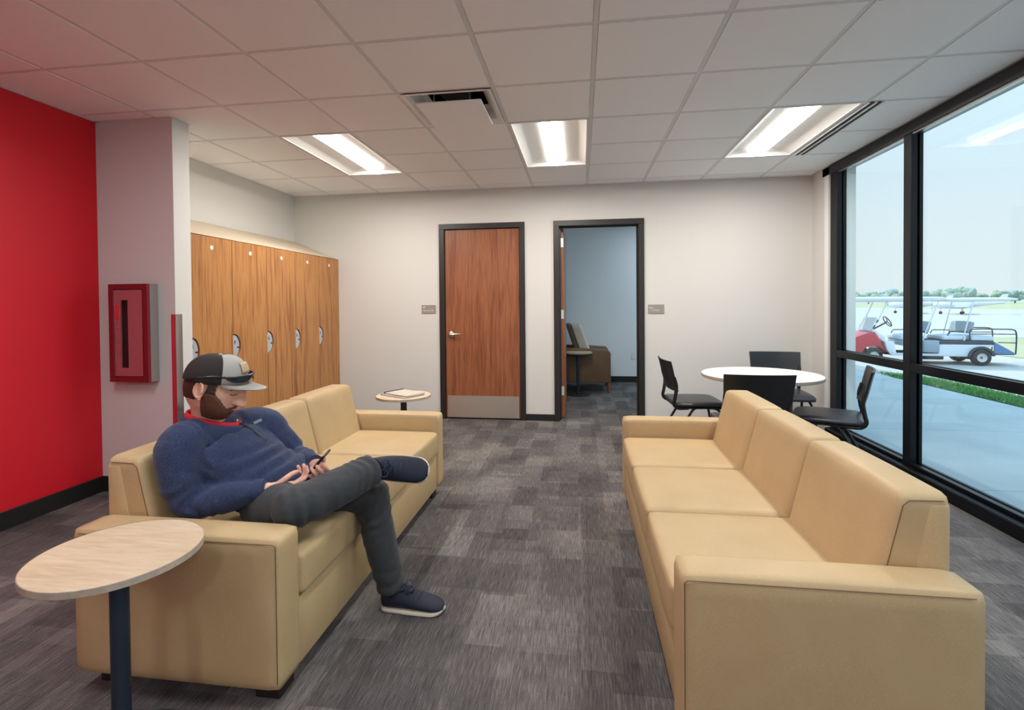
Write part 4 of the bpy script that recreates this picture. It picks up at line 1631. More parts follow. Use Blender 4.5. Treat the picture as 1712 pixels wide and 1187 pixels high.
def head_point(d, off=0.0):
    """surface point of the head in direction d (x = face, y = left, z = up)"""
    d = d.normalized()
    phi = math.degrees(math.atan2(d.y, d.x))
    th = math.degrees(math.asin(max(-1, min(1, d.z))))
    ax, ay, az = .099, .077, .118
    if d.x < 0: ax = .104
    if d.z < 0:
        ay *= 1 - .16 * min(1, -d.z * 1.3)
    r = 1 / math.sqrt((d.x / ax) ** 2 + (d.y / ay) ** 2 + (d.z / az) ** 2)
    f = max(0.0, d.x)
    # squarer jaw and fuller back of the skull
    r += .012 * gauss(abs(phi), 45, 30) * gauss(th, -42, 20)
    r += .010 * gauss(abs(phi), 0, 24) * gauss(th, -54, 14)          # chin
    r += .004 * gauss(th, 15, 7) * gauss(abs(phi), 14, 18) * f       # brow ridge
    r -= .0095 * gauss(th, 5, 8) * gauss(abs(phi), 21, 9)            # eye sockets
    r += .0055 * gauss(th, 4, 5.5) * gauss(abs(phi), 22, 6.5)        # lids over the eyes
    r += .004 * gauss(th, -10, 11) * gauss(abs(phi), 42, 15)         # cheekbones
    w = 5.0 + 5.5 * gauss(th, -17, 6)
    ridge = 0.0
    if th > -19:
        ridge = .011 + .022 * max(0, min(1, (14 - th) / 29))
        ridge *= 1 if th < 8 else max(0, 1 - (th - 8) / 12)
    else:
        ridge = .034 * gauss(th, -19, 3.6)
    r += ridge * gauss(phi, 0, w)                                      # nose
    r += .006 * gauss(th, -18, 3.5) * gauss(abs(phi), 9.5, 3.5)            # nostril wings
    r += .0060 * gauss(th, -29.0, 2.6) * gauss(phi, 0, 15)           # upper lip
    r += .0070 * gauss(th, -36.0, 3.0) * gauss(phi, 0, 13)           # lower lip
    r -= .0030 * gauss(th, -32.3, 1.3) * gauss(phi, 0, 15)           # mouth line
    r -= .0040 * gauss(th, -43, 4) * gauss(phi, 0, 16)               # under the lip
    return d * (r + off)


def head_grid(nu, nv, keep=None, offset=None):
    """grid over the head; keep(phi, th) chooses faces, offset(phi, th) lifts them"""
    b = bmesh.new()
    rows = []
    for j in range(nv + 1):
        th = -90 + 180 * j / nv
        row = []
        for i in range(nu):
            phi = -180 + 360 * i / nu
            d = V((math.cos(math.radians(th)) * math.cos(math.radians(phi)), math.cos(math.radians(th)) * math.sin(math.radians(phi)), math.sin(math.radians(th))))
            row.append((phi, th, d))
        rows.append(row)
    verts = {}

    def vert(j, i):
        i %= nu
        if j in (0, nv): i = 0
        k = (j, i)
        if k not in verts:
            phi, th, d = rows[j][i]
            verts[k] = b.verts.new(head_point(d, offset(phi, th) if offset else 0))
        return verts[k]
    for j in range(nv):
        for i in range(nu):
            phi, th = rows[j][i][0] + 180 / nu, rows[j][i][1] + 90 / nv
            if keep and not keep(phi, th):
                continue
            q = []
            for v in (vert(j, i), vert(j, i + 1), vert(j + 1, i + 1), vert(j + 1, i)):
                if v not in q: q.append(v)
            if len(q) > 2:
                b.faces.new(q)
    return b


def ear(bm, s):
    """ear: back shell, rolled rim, inner fold and lobe"""
    e = bmesh.new()
    pts = []
    for k in range(15):
        a = math.radians(-115 + 300 * k / 14)
        rr = 1.0 - .18 * max(0, math.sin(a + PI)) - .10 * (math.cos(a) > 0) * abs(math.cos(a))
        pts.append(V((-math.cos(a) * .0185 * rr - .001, 0, math.sin(a) * .031 * rr)))
    rim = [q + V((0, s * (.011 + .006 * (1 - abs(q.z) / .034)), 0)) for q in pts]
    cap_loft(e, rim, [.0040] * 3 + [.0046] * 9 + [.0050, .0062, .0058], (0, 1, 0), 3, 10)
    # shallow dish behind the rim
    d = bmesh.new()
    bmesh.ops.create_uvsphere(d, u_segments=24, v_segments=14, radius=1)
    for v in d.verts:
        q = v.co
        rim_ = min(1, q.x ** 2 + q.z ** 2)
        v.co = V((q.x * .0175, s * (.0085 * rim_) + q.y * .005, q.z * .030))
    merge(e, d)
    # inner fold and tragus
    cap_loft(e, [V((-.009, s * .012, .012)), V((-.0075, s * .0125, -.002)), V((-.002, s * .011, -.013))], [.0028, .0034, .0030], (0, 1, 0), 3, 8)
    ball(e, V((.012, s * .009, -.003)), (.0045, .0045, .0065), 2)
    ball(e, V((.004, s * .010, -.030)), (.0075, .0050, .0085), 2)
    M = Matrix.Translation((-.012, s * .0725, -.004)) @ Matrix.Rotation(s * math.radians(16), 4, 'Z') @ Matrix.Rotation(math.radians(-10), 4, 'Y')
    merge(bm, e, M)


body = bmesh.new()
hd_ = head_grid(120, 90)
ear(hd_, 1)
ear(hd_, -1)
merge(body, hd_, HM)
cap_loft(body, [J['neckbase'] - V((0, 0, .05)), J['neckbase'] + V((.012, -.002, .02)), HM @ V((-.028, 0, -.03))], [.075, .062, .058], (1, 0, 0))
# torso
tr = [J['pelvis'], J['belly'], J['chest'], V((-1.475, 1.852, .810)), J['neckbase'] - V((0, 0, .035))]
cap_loft(body, tr, [(.135, .09), (.13, .09), (.13, .08), (.10, .06), (.05, .048)], (1, 0, 1))
for s, e, w in (('Rsh', 'Relb', 'Rwr'), ('Lsh', 'Lelb', 'Lwr')):
    cap_loft(body, [J[s], (J[s] + J[e]) / 2, J[e]], [.045, .042, .036])
    cap_loft(body, [J[e], (J[e] * .6 + J[w] * .4), J[w]], [.038, .038, (.027, .023)])
for h, k, a in (('Rhip', 'Rkn', 'Rank'), ('Lhip', 'Lkn', 'Lank')):
    cap_loft(body, [J[h], J[k]], [.075, .052])
    cap_loft(body, [J[k], J[k] * .7 + J[a] * .3, J[a]], [.052, .05, .032])


def hand(bm, wrist, F, Nn, right, curls, thumb, scale=1.0, spread=.06):
    """palm, four unequal bent fingers and a thumb leaving the side of the palm"""
    F = V(F).normalized()
    Nn = (V(Nn) - F * V(Nn).dot(F)).normalized()
    S = F.cross(Nn) if right else Nn.cross(F)     # towards the thumb
    k = scale
    pl = .092 * k
    # palm as three overlapping rays plus the ball of the thumb
    for o, w in ((.028, .0135), (.0095, .0145), (-.0095, .0142), (-.027, .0125)):
        cap_loft(bm, [wrist + S * o * .45 * k, wrist + F * pl * .5 + S * o * .85 * k, wrist + F * pl + S * o * k], [.0145 * k, .0145 * k, w * .86 * k], S, 3, 12)
    tb = wrist + F * .022 * k + S * .024 * k + Nn * .006 * k
    cap_loft(bm, [wrist + S * .012 * k + Nn * .004 * k, tb + F * .012 * k], [.015 * k, .0155 * k], S, 3, 12)
    lens = [(.040, .024, .020), (.045, .028, .021), (.041, .026, .021), (.033, .020, .019)]
    offs = [.028, .0095, -.0095, -.027]
    for q in range(4):
        base = wrist + F * pl * (1.0 if q < 3 else .95) + S * offs[q] * k
        a = 0
        p = base
        pts = [p]
        fan = (1.5 - q) * spread
        for m_, ln in enumerate(lens[q]):
            a += curls[q][m_]
            d = F * math.cos(a) + Nn * math.sin(a) + S * fan * math.cos(a)
            p = p + d.normalized() * ln * k
            pts.append(p)
        r0 = (.0092, .0096, .0092, .0080)[q] * k
        cap_loft(bm, pts, [r0 * 1.05, r0, r0 * .92, r0 * .78], S, 3, 10)
    # thumb
    pts = [tb]
    p = tb
    for d, ln in thumb:
        dd = (F * d[0] + S * d[1] + Nn * d[2]).normalized()
        p = p + dd * ln * k
        pts.append(p)
    cap_loft(bm, pts, [.0135 * k, .0112 * k, .0105 * k, .0085 * k][:len(pts)], F, 3, 10)
    return bm


PH = V((-1.062, 1.872, .690))          # phone centre
PN = (V(J['head']) - PH).normalized()
PU = V((.72, -.02, .69)); PU = (PU - PN * PU.dot(PN)).normalized()
PW = PN.cross(PU).normalized()       # width axis
cl = [(.35, .75, .5), (.42, .8, .5), (.5, .85, .55), (.6, .9, .6)]
hand(body, J['Rwr'], PH - PU * .070 - PN * .020 - J['Rwr'], (-.30, .10, .95), True, cl, [((.55, .55, .45), .036), ((.85, .1, .45), .030), ((.95, -.15, .2), .022)], 1.0)
hand(body, J['Lwr'], PH - PU * .035 - PN * .022 + V((0, .03, 0)) - J['Lwr'], (-.45, -.25, .85), False, cl, [((.6, .5, .5), .036), ((.85, .1, .5), .030), ((.95, -.2, .2), .022)], 1.0)
M_skin, nt, p = newmat('skin')
p.inputs['Base Color'].default_value = srgb(214, 158, 132)
p.inputs['Roughness'].default_value = .48
p.inputs['Subsurface Weight'].default_value = .12
p.inputs['Subsurface Radius'].default_value = (.8, .3, .2)
p.inputs['Subsurface Scale'].default_value = .01
_tc = N(nt, 'TexCoord'); _nz = N(nt, 'TexNoise'); _nz.inputs['Scale'].default_value = 28; _nz.inputs['Detail'].default_value = 3
L(nt, _tc.outputs['Object'], _nz.inputs['Vector'])
L(nt, ramp(nt, _nz.outputs['Fac'], [(.35, srgb(212, 152, 130)), (.65, srgb(228, 178, 156))]), p.inputs['Base Color'])
pput('body', fuse(body, .0030, 3, .5), M_skin)

# hair and beard shells lifted off the head
def strands(seed, amp, sc):
    return lambda d: amp * (mnoise.noise(d * sc + V((seed, 0, 0))) + .6 * mnoise.noise(d * sc * 2.3 + V((0, seed, 0))))


def dirv_(phi, th):
    return V((math.cos(math.radians(th)) * math.cos(math.radians(phi)), math.cos(math.radians(th)) * math.sin(math.radians(phi)), math.sin(math.radians(th))))


def beard_cover(phi, th):
    """0..1 coverage of the beard"""
    a = abs(phi)
    if th > -4 and a < 60: return 0
    up = -24 if a < 12 else (-26 - (a - 12) * .25 if a < 28 else -30 + (a - 28) * .88)
    up = min(up, 2)
    if a < 30 and th > -27:          # moustache
        up = -23.5 - .10 * a if a < 22 else up
    rg_ = mnoise.noise(V((phi * .16, th * .16, 3.3))) * 2.2 + mnoise.noise(V((phi * .5, th * .5, 8.3))) * 2.0
    c = max(0, min(1, (up + rg_ - th) / 11))
    if a > 88: c *= max(0, 1 - (a - 88) / 12)
    if th < -74: c *= max(0, 1 - (-74 - th) / 10)
    mouth = gauss(th, -34.2, 3.2) * (1 if a < 6 else gauss(a, 6, 4.5))
    c *= max(0, 1 - 1.1 * mouth)
    return c


nb = strands(4.2, .0009, 95)
bb = head_grid(200, 150, lambda p_, t_: beard_cover(p_, t_) > .02, lambda p_, t_: -.0015 + .0080 * beard_cover(p_, t_) * (1 + .25 * gauss(t_, -60, 20)) + beard_cover(p_, t_) * nb(dirv_(p_, t_)))
bb.transform(HM)
M_beard, nt, p = newmat('beard_brown')
_tc = N(nt, 'TexCoord'); _nz = N(nt, 'TexNoise'); _nz.inputs['Scale'].default_value = 460; _nz.inputs['Detail'].default_value = 4
L(nt, _tc.outputs['Object'], _nz.inputs['Vector'])
L(nt, ramp(nt, _nz.outputs['Fac'], [(.35, srgb(52, 28, 18)), (.7, srgb(128, 78, 54))]), p.inputs['Base Color'])
p.inputs['Roughness'].default_value = .6
_bp = N(nt, 'Bump'); _bp.inputs['Strength'].default_value = .35; _bp.inputs['Distance'].default_value = .002
L(nt, _nz.outputs['Fac'], _bp.inputs['Height']); L(nt, _bp.outputs[0], p.inputs['Normal'])
pput('beard', bb, M_beard)
hb = strands(1.7, .0012, 50)
def hair_keep(p_, t_):
    a = abs(p_)
    if t_ > 34: return False
    if a < 64 + 3 * mnoise.noise(V((t_ * .3, 1, 1))): return False
    if a < 86: return t_ > -8 and t_ < 30          # sideburn
    if a < 112: return t_ > 17
    return t_ > -34
hh_ = head_grid(160, 120, hair_keep, lambda p_, t_: .004 + hb(dirv_(p_, t_)))
hh_.transform(HM)
M_hair = plain('hair_dark', srgb(58, 36, 26), .65, var=.4, vscale=420, bump=.4, bscale=420)
pput('hair', hh_, M_hair)
# brows and lash lines
for s in (-1, 1):
    b = bmesh.new()
    pts = [HM @ head_point(dirv_(s * a, t_), .0015) for a, t_ in ((8, 12.5), (15, 15), (24, 15.5), (34, 12))]
    tube(b, smooth_path(pts, 4), [.0026] * 9 + [.0016] * 4, 8)
    pput('eyebrow', b, M_beard)
    b = bmesh.new()
    pts = [HM @ head_point(dirv_(s * a, t_), .0008) for a, t_ in ((14, 2.2), (19, .8), (25, .6), (31, 2.4))]
    tube(b, smooth_path(pts, 4), .0015, 6)
    pput('eyelash', b, plain('lash_dark', srgb(30, 20, 16), .6))
b = bmesh.new()
for t_, w_ in ((-30.2, .0026), (-35.4, .0032)):
    pts = [HM @ head_point(dirv_(a, t_ + abs(a) * .12 * (1 if t_ > -32 else -1) * -1), -.0006) for a in (-11, -6, 0, 6, 11)]
    tube(b, smooth_path(pts, 3), [w_ * .4] * 3 + [w_] * 7 + [w_ * .4] * 3, 8)
pput('lips', b, plain('lips', srgb(186, 112, 100), .45))

# cap -------------------------------------------------------------------
M_capgrey = plain('cap_grey_twill', srgb(164, 159, 153), .8, bump=.2, bscale=500)
M_capmesh = plain('cap_dark_mesh', srgb(38, 30, 28), .85, bump=.5, bscale=700)
CAPM = HM @ Matrix.Translation((.0, 0, .012)) @ Matrix.Rotation(math.radians(-9), 4, 'Y')


def cap_shell(p0, p1, off=0.0, nu=28, nv=14):
    b = bmesh.new()
    rows = []
    for j in range(nv + 1):
        v = j / nv
        row = []
        for i in range(nu + 1):
            phi = math.radians(p0 + (p1 - p0) * i / nu)
            el = v * PI / 2
            front = .5 + .5 * math.cos(phi)
            rx = (.1085 if math.cos(phi) > 0 else .114) + off
            ry = .0875 + off
            rz = .110 + .012 * front * math.sin(2 * el) + off
            ce = math.cos(el) ** (.75)
            zb = .022 - .012 * (1 - front)
            row.append(b.verts.new((rx * ce * math.cos(phi), ry * ce * math.sin(phi), zb + (rz - zb) * math.sin(el))))
        rows.append(row)
    for j in range(nv):
        for i in range(nu):
            b.faces.new((rows[j][i], rows[j][i + 1], rows[j + 1][i + 1], rows[j + 1][i]))
    bmesh.ops.remove_doubles(b, verts=b.verts, dist=1e-5)
    bmesh.ops.recalc_face_normals(b, faces=b.faces)
    r_ = bmesh.ops.solidify(b, geom=list(b.faces), thickness=.003)
    b.transform(CAPM)
    return b


capo = pput('cap', cap_shell(-62, 62), M_capgrey)
pput('mesh_back', cap_shell(62, 298, .0004), M_capmesh, 180, capo)
# visor
b = bmesh.new()
rows = []
for j in range(9):
    u = j / 8
    row = []
    for i in range(17):
        a = (-1 + 2 * i / 16)
        phi = a * math.radians(62)
        x0, y0 = .1085 * math.cos(phi), .0875 * math.sin(phi)
        ext = .074 * (1 - abs(a) ** 2.6)
        x = x0 + ext * u
        y = y0 * (1 - .06 * u)
        z = .0225 - .006 * u * (1 - abs(a) ** 2) - .030 * (a * a) * (u * .55) - .004
        row.append(b.verts.new((x, y, z)))
    rows.append(row)
for j in range(8):
    for i in range(16):
        b.faces.new((rows[j][i], rows[j][i + 1], rows[j + 1][i + 1], rows[j + 1][i]))
bmesh.ops.recalc_face_normals(b, faces=b.faces)
bmesh.ops.solidify(b, geom=list(b.faces), thickness=.0035)
b.transform(CAPM)
pput('visor', b, M_capgrey, 180, capo)
b = bmesh.new()
for sgn in (1,):
    g_ = []
    for j in range(5):
        row = []
        for i in range(9):
            phi = math.radians(-20 + 40 * i / 8)
            el = math.radians(22 + 24 * j / 4)
            ce = math.cos(el) ** .75
            row.append(b.verts.new((.1105 * ce * math.cos(phi) + .0015, .0890 * ce * math.sin(phi), .022 + (.110 + .012 * math.sin(2 * el) - .020) * math.sin(el) + .001)))
        g_.append(row)
    for j in range(4):
        for i in range(8):
            b.faces.new((g_[j][i], g_[j][i + 1], g_[j + 1][i + 1], g_[j + 1][i]))
bmesh.ops.recalc_face_normals(b, faces=b.faces)
bmesh.ops.solidify(b, geom=list(b.faces), thickness=-.002)
b.transform(CAPM)
pput('cap_patch', b, plain('cap_patch_tan', srgb(186, 160, 128), .7, var=.25, vscale=160), 180, capo)
b = bmesh.new()
ball(b, V((0, 0, .1115)), (.008, .008, .004), 2)
b.transform(CAPM)
pput('button', b, M_capgrey, 180, capo)

# sunglasses resting on the visor: a thing of their own
sg = root('sunglasses', 'black wraparound sunglasses resting on the cap visor', 'sunglasses', CAPM @ V((.1, 0, .03)))
SINV = Matrix.Translation(-(CAPM @ V((.1, 0, .03))))
M_sgf = plain('sunglass_frame', srgb(16, 16, 20), .25)
M_sgl = plain('sunglass_lens', srgb(60, 84, 110), .05, metal=.85)


def sput(name, b, mat, par=None):
    b.transform(CAPM)
    b.transform(SINV)
    return put(name, b, mat, par or sg, 60)


fr_pts = []
for i in range(21):
    a = -1 + 2 * i / 20
    phi = a * math.radians(66)
    fr_pts.append(V((.1185 * math.cos(phi) + .004, .0965 * math.sin(phi), .052 + .004 * math.cos(a * PI))))
b = bmesh.new()
tube(b, fr_pts, .004, 8)
low = []
for i in range(21):
    a = -1 + 2 * i / 20
    phi = a * math.radians(62)
    dip = .020 * (1 - math.exp(-((abs(a) - 0) / .18) ** 2)) * (1 - abs(a) ** 6)
    low.append(V((.1205 * math.cos(phi) + .004, .0975 * math.sin(phi), .052 - dip)))
tube(b, low, .0028, 8)
fo = sput('frame', b, M_sgf)
for s in (-1, 1):
    b = bmesh.new()
    top, bot = [], []
    for i in range(9):
        a = s * (.10 + .78 * i / 8)
        phi = a * math.radians(64)
        dip = .019 * (1 - math.exp(-(abs(a) / .18) ** 2)) * (1 - abs(a) ** 6)
        top.append(b.verts.new((.1195 * math.cos(phi) + .004, .097 * math.sin(phi), .052)))
        bot.append(b.verts.new((.1205 * math.cos(phi) + .004, .0975 * math.sin(phi), .052 - dip)))
    for i in range(8):
        b.faces.new((top[i], top[i + 1], bot[i + 1], bot[i]))
    bmesh.ops.recalc_face_normals(b, faces=b.faces)
    bmesh.ops.solidify(b, geom=list(b.faces), thickness=.0018)
    sput('lens', b, M_sgl)
    b = bmesh.new()
    tube(b, smooth_path([(.054, s * .0905, .051), (.020, s * .0940, .046), (-.030, s * .0950, .034), (-.062, s * .0890, .022)], 4), [.0048] * 6 + [.0035] * 7, 8)
    sput('temple', b, M_sgf)

# pullover -----------------------------------------------------------------
M_knit, nt, p = newmat('navy_heather_knit')
_tc = N(nt, 'TexCoord'); _n1 = N(nt, 'TexNoise'); _n1.inputs['Scale'].default_value = 260; _n1.inputs['Detail'].default_value = 5
_n2 = N(nt, 'TexNoise'); _n2.inputs['Scale'].default_value = 900; _n2.inputs['Detail'].default_value = 2
L(nt, _tc.outputs['Object'], _n1.inputs['Vector']); L(nt, _tc.outputs['Object'], _n2.inputs['Vector'])
_s = math_node(nt, 'ADD', math_node(nt, 'MULTIPLY', _n1.outputs['Fac'], .55), math_node(nt, 'MULTIPLY', _n2.outputs['Fac'], .45))
L(nt, ramp(nt, _s, [(.34, srgb(36, 42, 64)), (.52, srgb(50, 60, 90)), (.70, srgb(78, 88, 118))]), p.inputs['Base Color'])
p.inputs['Roughness'].default_value = .9
p.inputs['Specular IOR Level'].default_value = .15
p.inputs['Sheen Weight'].default_value = .15
_bp = N(nt, 'Bump'); _bp.inputs['Strength'].default_value = .5; _bp.inputs['Distance'].default_value = .002
L(nt, _n2.outputs['Fac'], _bp.inputs['Height']); L(nt, _bp.outputs[0], p.inputs['Normal'])

b = bmesh.new()
cap_loft(b, [J['pelvis'] + V((.01, 0, .045)), J['belly'], J['chest'], V((-1.478, 1.852, .805)), J['neckbase'] - V((-.005, 0, .022))],
         [(.160, .120), (.172, .138), (.178, .132), (.155, .105), (.078, .070)], (1, 0, 1), 6, 28)
sh = {'R': J['Rsh'], 'L': J['Lsh']}
cap_loft(b, [V((-1.50, 1.80, .815)), J['Rsh'] + V((.005, .01, .003)), (J['Rsh'] * .5 + J['Relb'] * .5) + V((-.010, -.005, 0)), J['Relb'] + V((-.006, 0, -.002))], [.085, .082, .075, .060], (0, 1, 0), 6, 24)
cap_loft(b, [J['Relb'], J['Relb'] * .62 + J['Rwr'] * .38 + V((0, 0, -.004)), J['Rwr'] - (J['Rwr'] - J['Relb']).normalized() * .030], [.060, .058, (.039, .037)], (0, 0, 1), 6, 24)
cap_loft(b, [V((-1.44, 1.93, .815)), J['Lsh'], (J['Lsh'] + J['Lelb']) / 2 + V((.0, .01, 0)), J['Lelb']], [.085, .080, .068, .058], (0, 1, 0), 6, 24)
cap_loft(b, [J['Lelb'], J['Lelb'] * .6 + J['Lwr'] * .4, J['Lwr'] - (J['Lwr'] - J['Lelb']).normalized() * .030], [.058, .053, (.038, .036)], (0, 0, 1), 6, 24)
me = fuse(b, .0055, 10, .5)
RE, LE = J['Relb'], J['Lelb']


def folds(c, n):
    d = .0042 * mnoise.noise(c * 14) + .0018 * mnoise.noise(c * 34)
    # creases that gather at the elbows, the armpits and the belly
    for e, dirn in ((RE, (J['Rwr'] - J['Rsh']).normalized()), (LE, (J['Lwr'] - J['Lsh']).normalized())):
        w = math.exp(-((c - e).length / .105) ** 2)
        s_ = (c - e).dot(dirn)
        d += w * .0065 * math.sin(s_ * 100 + 8 * mnoise.noise(c * 9))
    for e in (V((-1.47, 1.755, .735)), V((-1.37, 1.985, .735))):
        w = math.exp(-((c - e).length / .09) ** 2)
        d += w * .0075 * math.sin((c - e).dot(V((.6, .2, .75))) * 120 + 4 * mnoise.noise(c * 8))
    w = math.exp(-((c - V((-1.235, 1.87, .69))).length / .13) ** 2)
    d += w * .0085 * math.sin((c - J['belly']).dot(V((-.62, 0, .78))) * 105 + 4 * mnoise.noise(c * 7))
    return d


displace(me, folds)
sweater = pput('pullover', me, M_knit)
# collar: a soft standing band round the neck, open at the front, with the red collar inside it
NB = J['neckbase']
FWD = V((math.cos(math.radians(8)), math.sin(math.radians(8)), 0))
LFT = V((-FWD.y, FWD.x, 0))


def collar(r0, r1, h0, h1, gap, thick, lean, drop):
    b = bmesh.new()
    rows = []
    nn = 40
    for i in range(nn + 1):
        a = math.radians(gap + (360 - 2 * gap) * i / nn)
        fr = .5 + .5 * math.cos(a)      # 1 at the front
        ring_ = []
        for k in range(7):
            v = k / 6
            r = r0 + (r1 - r0) * v + .004 * math.sin(v * PI)
            h = h0 + (h1 - h0) * v - drop * fr ** 1.3 - .012 * fr * fr * (1 - v)
            c = NB + FWD * (lean * fr + .010 * v)
            ring_.append(b.verts.new(c + FWD * (r * 1.18 * math.cos(a)) + LFT * (r * math.sin(a)) + V((0, 0, h))))
        rows.append(ring_)
    for p_, q_ in zip(rows, rows[1:]):
        for k in range(6):
            b.faces.new((p_[k], q_[k], q_[k + 1], p_[k + 1]))
    bmesh.ops.recalc_face_normals(b, faces=b.faces)
    bmesh.ops.solidify(b, geom=list(b.faces), thickness=thick)
    return b


M_collar = plain('collar_navy', srgb(46, 56, 86), .9, var=.2, vscale=300, bump=.3, bscale=600)
pput('collar', collar(.092, .086, -.030, .036, 4, .006, .034, .048), M_collar, 180, sweater)
pput('shirt_collar', collar(.082, .073, -.02, .052, 2, .004, .030, .052), plain('red_shirt', srgb(196, 26, 40), .75, bump=.2, bscale=500), 180)
# zip from the collar down the chest
from mathutils.bvhtree import BVHTree
sw_me = sweater.data
bvh = BVHTree.FromPolygons([v.co + PR for v in sw_me.vertices], [tuple(p_.vertices) for p_ in sw_me.polygons])


def on_sweater(origin, direction, lift=.0015):
    h = bvh.ray_cast(V(origin), V(direction).normalized())
    return (h[0] - V(direction).normalized() * lift, h[1]) if h[0] else (V(origin), V((0, 0, 1)))


OUT = V((.74, .02, .67)).normalized()
zp = []
for k in range(9):
    u = k / 8
    c = NB + FWD * .055 + V((0, .012, -.02)) + (J['belly'] - NB) * (.08 + .46 * u)
    zp.append(on_sweater(c + OUT * .4, -OUT)[0])
b = bmesh.new()
tube(b, smooth_path([zp[0], zp[3], zp[6], zp[8]], 6), .0030, 8)
zipo = pput('zip', b, plain('zip_dark', srgb(22, 24, 34), .5), 60, sweater)
# placket seams beside the zip and the logo tab on the chest
b = bmesh.new()
ball(b, zp[0] + OUT * .004, (.006, .006, .009), 2)
pput('zip_pull', b, M_chrome, 60, sweater)
c0 = NB + FWD * .05 + (J['belly'] - NB) * .20 + V((.03, .085, .0))
P0, n0 = on_sweater(c0 + OUT * .4, -OUT, .0018)
ax_ = (LFT - n0 * LFT.dot(n0)).normalized()
ay_ = n0.cross(ax_)
b = bmesh.new()
vv = [b.verts.new(P0 + ax_ * u + ay_ * v + n0 * .001) for u, v in ((-.020, -.006), (.020, -.006), (.020, .006), (-.020, .006))]
b.faces.new(vv)
bmesh.ops.solidify(b, geom=list(b.faces), thickness=.0015)
pput('logo_tab', b, plain('logo_tab_pale', srgb(176, 186, 190), .6, var=.2, vscale=220), None, sweater)
# ribbed cuffs
for w, e in (('Rwr', 'Relb'), ('Lwr', 'Lelb')):
    d = (J[w] - J[e]).normalized()
    c = J[w] - d * .012
    b = bmesh.new()
    tube(b, [c - d * .032, c - d * .014, c + d * .006, c + d * .008, c - d * .006], [.0435, .0420, .0400, .0370, .0360], 24, cap=False)
    pput('cuff', b, M_collar, 60, sweater)

# trousers -----------------------------------------------------------------
M_trouser = plain('charcoal_trousers', srgb(48, 50, 53), .8, var=.12, vscale=90, bump=.2, bscale=900, sheen=.1)
b = bmesh.new()
cap_loft(b, [J['pelvis'] + V((-.04, 0, .01)), J['pelvis'] + V((.03, 0, -.012))], [(.165, .105), (.16, .098)], (0, 0, 1), 4, 24)
cap_loft(b, [J['Rhip'] + V((0, 0, .0)), (J['Rhip'] + J['Rkn']) / 2, J['Rkn'] + V((0, 0, .005))], [.098, .090, .072], (0, 0, 1), 6, 24)
sd_ = (J['Rank'] - J['Rkn']).normalized()
Rhem = J['Rank'] - sd_ * .005
cap_loft(b, [J['Rkn'] + V((0, 0, .005)), J['Rkn'] * .62 + Rhem * .38 + V((0, 0, -.006)), Rhem], [.076, .076, .066], (0, 0, 1), 7, 24, True)
cap_loft(b, [J['Lhip'], (J['Lhip'] + J['Lkn']) / 2, J['Lkn']], [.098, .088, .070], (0, 0, 1), 6, 24)
ld_ = (J['Lank'] - J['Lkn']).normalized()
Lhem = J['Lank'] + ld_ * .018
cap_loft(b, [J['Lkn'] + V((-.004, 0, .0)), J['Lkn'] * .6 + Lhem * .4 + V((-.012, 0, 0)), Lhem], [.071, .071, .059], (1, 0, 0), 7, 24, True)
me = fuse(b, .0055, 8, .5)


def tfolds(c, n):
    d = .0024 * mnoise.noise(c * 15) + .0014 * mnoise.noise(c * 40)
    for e, ax, am, fq in ((J['Rkn'] + V((.03, .03, -.03)), (J['Rank'] - J['Rhip']).normalized(), .0065, 120), (J['Lkn'] + V((-.03, 0, -.05)), V((.5, 0, -.86)), .006, 115),
                          (Rhem, sd_, .0050, 160), (Lhem, ld_, .0055, 150), (V((-1.17, 1.9, .60)), V((.8, 0, .5)), .005, 110)):
        w = math.exp(-((c - e).length / .10) ** 2)
        d += w * am * math.sin((c - e).dot(ax) * fq + 5 * mnoise.noise(c * 8 + V((3, 1, 0))))
    return d


displace(me, tfolds)
pput('trousers', me, M_trouser)

# shoes ------------------------------------------------------------------
M_shoe = plain('navy_shoe_fabric', srgb(24, 28, 46), .75, var=.2, vscale=120, bump=.25, bscale=700)
M_sole = plain('shoe_sole_cream', srgb(222, 208, 190), .6)
M_lace = plain('shoe_lace', srgb(34, 42, 66), .7)
M_sock = plain('sock_dark', srgb(28, 26, 28), .85)


